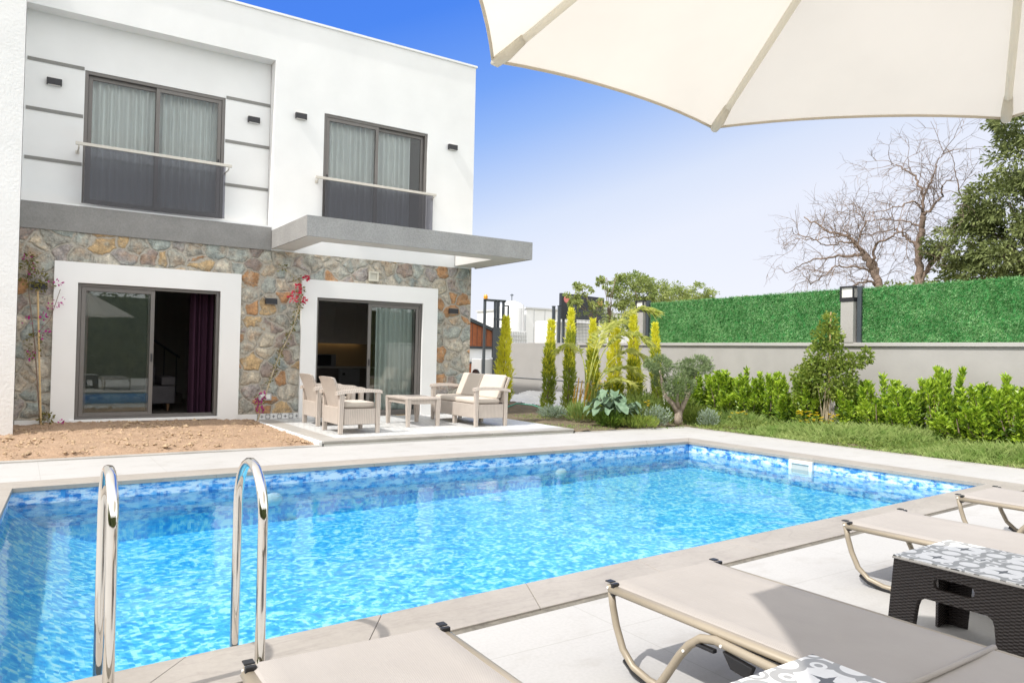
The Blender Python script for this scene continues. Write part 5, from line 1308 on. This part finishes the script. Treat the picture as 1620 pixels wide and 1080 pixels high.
leaf_tree('leafy_tree', 'small leafy tree partly covering the dark sign board', 'tree', (21.9, 26.0), [((20.6, 26, 4.0), (.55, .5, .4), .8), ((21.3, 26, 4.1), (.6, .5, .45), .9), ((21.0, 26, 3.55), (.7, .5, .35), .9), ((22.0, 26, 3.7), (.5, .5, .4), .6), ((20.9, 26, 4.55), (.2, .2, .2), .15), ((22.1, 26, 3.1), (.4, .4, .4), .4)], L['palecrown'], 2300, .13, .06, 'pale leafy trees beyond the wall')
leaf_tree('leafy_tree', 'olive green bush under the bare trees behind the screen', 'tree', (21.8, 11.6), [((21.6, 11.9, 3.4), (.9, .9, .45), .8), ((21.8, 10.8, 3.6), (.9, .9, .5), .8), ((22, 10.0, 3.7), (.8, .8, .6), .8)], L['palecrown'], 3200, .11, .08, 'pale leafy trees beyond the wall')

# ------------------------------------------------------------------ yard behind: sheds, truck mast, tank, sign
t = empty('timber_shed', (17, 30, 0), 'orange timber clad shed with dark sloping roof beyond the villa corner', 'shed')
mb = MB(); mb.hexa([(14.5, 30, 1.72), (18.9, 30, 1.72), (18.9, 33, 1.72), (14.5, 33, 1.72)], [(14.5, 30, 3.9), (18.9, 30, 2.42), (18.9, 33, 2.42), (14.5, 33, 3.9)])
part(mb, 'cladding', M['orange'], t)
mb = MB(); mb.box(14.5, 18.9, 30.02, 33, .98, 1.60); part(mb, 'white_panel', M['wwhite'], t)
mb = MB(); mb.box(14.5, 18.9, 29.95, 33, 1.60, 1.72); mb.hexa([(14.4, 29.9, 3.94), (19.0, 29.9, 2.40), (19.0, 33.1, 2.40), (14.4, 33.1, 3.94)], [(14.4, 29.9, 4.1), (19.0, 29.9, 2.56), (19.0, 33.1, 2.56), (14.4, 33.1, 4.1)]); mb.box(14.5, 18.9, 29.96, 33, .90, .98); part(mb, 'roof', M['slate'], t)
mb = MB(); mb.box(14.5, 18.9, 30, 33, -.1, .90); part(mb, 'base', M['orange'], t)
for i in range(17):
    mb = MB(); x = 14.62 + i * .26; z = 3.88 - (x - 14.5) * .336; mb.box(x, x + .012, 29.988, 29.999, 1.73, z); part(mb, 'batten', M['slate'], t)
t = empty('forklift', (18.9, 29, 0), 'dark forklift mast with amber beacon standing before the timber shed', 'forklift')
mb = MB()
for x in (17.78, 18.35, 18.52, 18.80): mb.box(x, x + .09, 29, 29.12, .3, 3.85)
mb.box(17.78, 18.95, 29, 29.12, 3.80, 3.90); mb.box(18.35, 18.9, 29.01, 29.1, 2.95, 3.02); mb.box(18.3, 18.95, 28.98, 29.14, 1.2, 2.6); mb.box(18.9, 19.25, 29.2, 29.26, 3.62, 3.68); mb.box(19.2, 19.26, 29.2, 29.26, 3.0, 3.68); part(mb, 'mast', M['slate'], t)
mb = MB(); mb.box(17.72, 19.2, 29.15, 31.0, .35, 1.15); part(mb, 'body', M['wgrey'], t, bevel=.05)
mb = MB(); mb.lathe([(.09, 0), (.10, .12), (.06, .2)], (17.86, 29.06, 3.90), 12); part(mb, 'beacon', M['amber'], t)
for x in (17.75, 19.1):
    for y in (29.5, 30.6):
        mb = MB(); mb.tube([(x - .1, y, .33), (x + .1, y, .33)], .33, 18); part(mb, 'wheel', M['black'], t)
mb = MB(); mb.box(17.9, 18.0, 28.0, 29.0, .1, .14); mb.box(18.6, 18.7, 28.0, 29.0, .1, .14); part(mb, 'fork', M['slate'], t)
t = empty('white_hall', (33.5, 45, 0), 'long white sheet clad hall beyond the grey wall', 'building')
mb = MB(); mb.box(31.2, 44, 45, 52, -.1, 4.75); part(mb, 'wall', M['wwhite'], t)
mb = MB(); mb.box(31.1, 44.1, 44.9, 52.1, 4.75, 4.87); part(mb, 'roof', M['wgrey'], t)
for i in range(12):
    mb = MB(); mb.box(31.9 + i * 1.0, 31.93 + i * 1.0, 44.97, 44.999, 0, 4.75); part(mb, 'panel_seam', M['wgrey'], t)
mb = MB(); mb.box(34.2, 35.0, 44.96, 44.998, 2.2, 2.75); part(mb, 'window', M['black'], t)
t = empty('white_silo', (30.4, 44, 0), 'tall white silo with ladder pipe beside the white hall', 'silo')
mb = MB(); mb.lathe([(.95, 0), (.95, 4.7), (.75, 5.05), (.2, 5.25)], (29.9, 45.0, 0), 24); part(mb, 'tank', M['wwhite'], t, smooth=False)
mb = MB(); mb.tube([(30.2, 43.98, .2), (30.2, 43.98, 4.95)], .05, 6); part(mb, 'pipe', M['wgrey'], t)
mb = MB(); mb.tube([(29.9, 45, 5.25), (29.9, 45, 5.65)], .03, 5); mb.lathe([(.02, 0), (.16, .04), (.02, .14)], (29.9, 45, 5.62), 10); part(mb, 'vent', M['slate'], t)
t = empty('stacked_tanks', (28, 42, 0), 'pale square water tanks in grid cages before the silo', 'tank')
mb = MB(); mb.box(27.0, 29.2, 42, 43, 1.0, 2.95); part(mb, 'tank', M['wgrey'], t, bevel=.05)
mb = MB()
for i in range(12): mb.box(27.0 + i * .198, 27.02 + i * .198, 41.96, 41.99, 1.0, 2.97)
for i in range(8): mb.box(27.0, 29.2, 41.93, 41.96, 1.05 + i * .27, 1.07 + i * .27)
part(mb, 'cage', M['wwhite'], t)
mb = MB(); mb.box(26.9, 29.3, 41.9, 43.1, -.1, .99); part(mb, 'platform', M['wgrey'], t)
t = empty('sign_board', (26, 32, 0), 'large black roadside sign board with pink and orange emblems', 'sign')
mb = MB(); mb.hexa([(24.5, 32.0, 3.35), (27.55, 32.0, 3.40), (27.55, 32.2, 3.40), (24.5, 32.2, 3.35)], [(24.5, 32, 4.76), (27.55, 32, 4.66), (27.55, 32.2, 4.66), (24.5, 32.2, 4.76)]); part(mb, 'board', M['signblack'], t)
def disc(cx, cz, r, m):
    mb = MB(); mb.add([(cx + r * math.cos(a), 31.985, cz + r * math.sin(a)) for a in np.linspace(0, 2 * math.pi, 17)[:-1]] + [(cx + r * math.cos(a), 31.998, cz + r * math.sin(a)) for a in np.linspace(0, 2 * math.pi, 17)[:-1]], [tuple(range(15, -1, -1))] + [(k, (k + 1) % 16, 16 + (k + 1) % 16, 16 + k) for k in range(16)]); part(mb, 'emblem', m, t)
disc(24.86, 4.44, .2, M['pink']); disc(27.25, 4.36, .19, M['orange2'])
for x in (24.8, 27.2):
    mb = MB(); mb.box(x, x + .12, 32.2, 32.32, -.1, 4.6); part(mb, 'post', M['slate'], t)
t = empty('white_van', (26, 33, 0), 'white box body of a parked van under the sign board', 'van')
mb = MB(); mb.box(24.9, 27.8, 33.0, 35.0, .55, 3.3); part(mb, 'body', M['wwhite'], t, bevel=.06)
mb = MB(); mb.box(27.82, 29.2, 33.05, 34.95, .55, 2.2); part(mb, 'cab', M['wwhite'], t, bevel=.12)
mb = MB(); mb.box(28.2, 29.0, 33.03, 33.049, 1.5, 2.05); part(mb, 'window', M['black'], t)
for x in (25.6, 28.4):
    mb = MB(); mb.tube([(x, 32.98, .4), (x, 33.25, .4)], .4, 18); part(mb, 'wheel', M['black'], t)
t0 = None
for i, (y, lb) in enumerate(((20.01, 'dark fence post beyond the wall, leftmost of the three'), (19.70, 'dark fence post close to the right of the leftmost one'), (18.86, 'dark fence post in front of the sign board'))):
    if t0 is None:
        t0 = empty('fence_post', (15, y, 0), lb, 'post', 'dark steel posts beyond the wall')
        mb = MB(); mb.box(14.96, 15.04, y - .04, y + .04, -.05, 3.02); part(mb, 'post', M['slate'], t0); mb = MB(); mb.box(14.95, 15.05, y - .05, y + .05, 3.02, 3.04); part(mb, 'cap', M['black'], t0)
    else: dup(t0, (15, y, 0), None, lb)
mb = MB()
for i in range(22): mb.tube([(15, 17.3 + i * .072, .1), (15, 17.3 + i * .072, 2.85)], .005, 4, cap=False)
for i in range(12): mb.tube([(15, 17.2, 1.7 + i * .1), (15, 18.86, 1.7 + i * .1)], .004, 4, cap=False)
tag(mb.build('wire_fence', M['slate']), 'thin wire mesh fence panel right of the dark posts', 'fence')
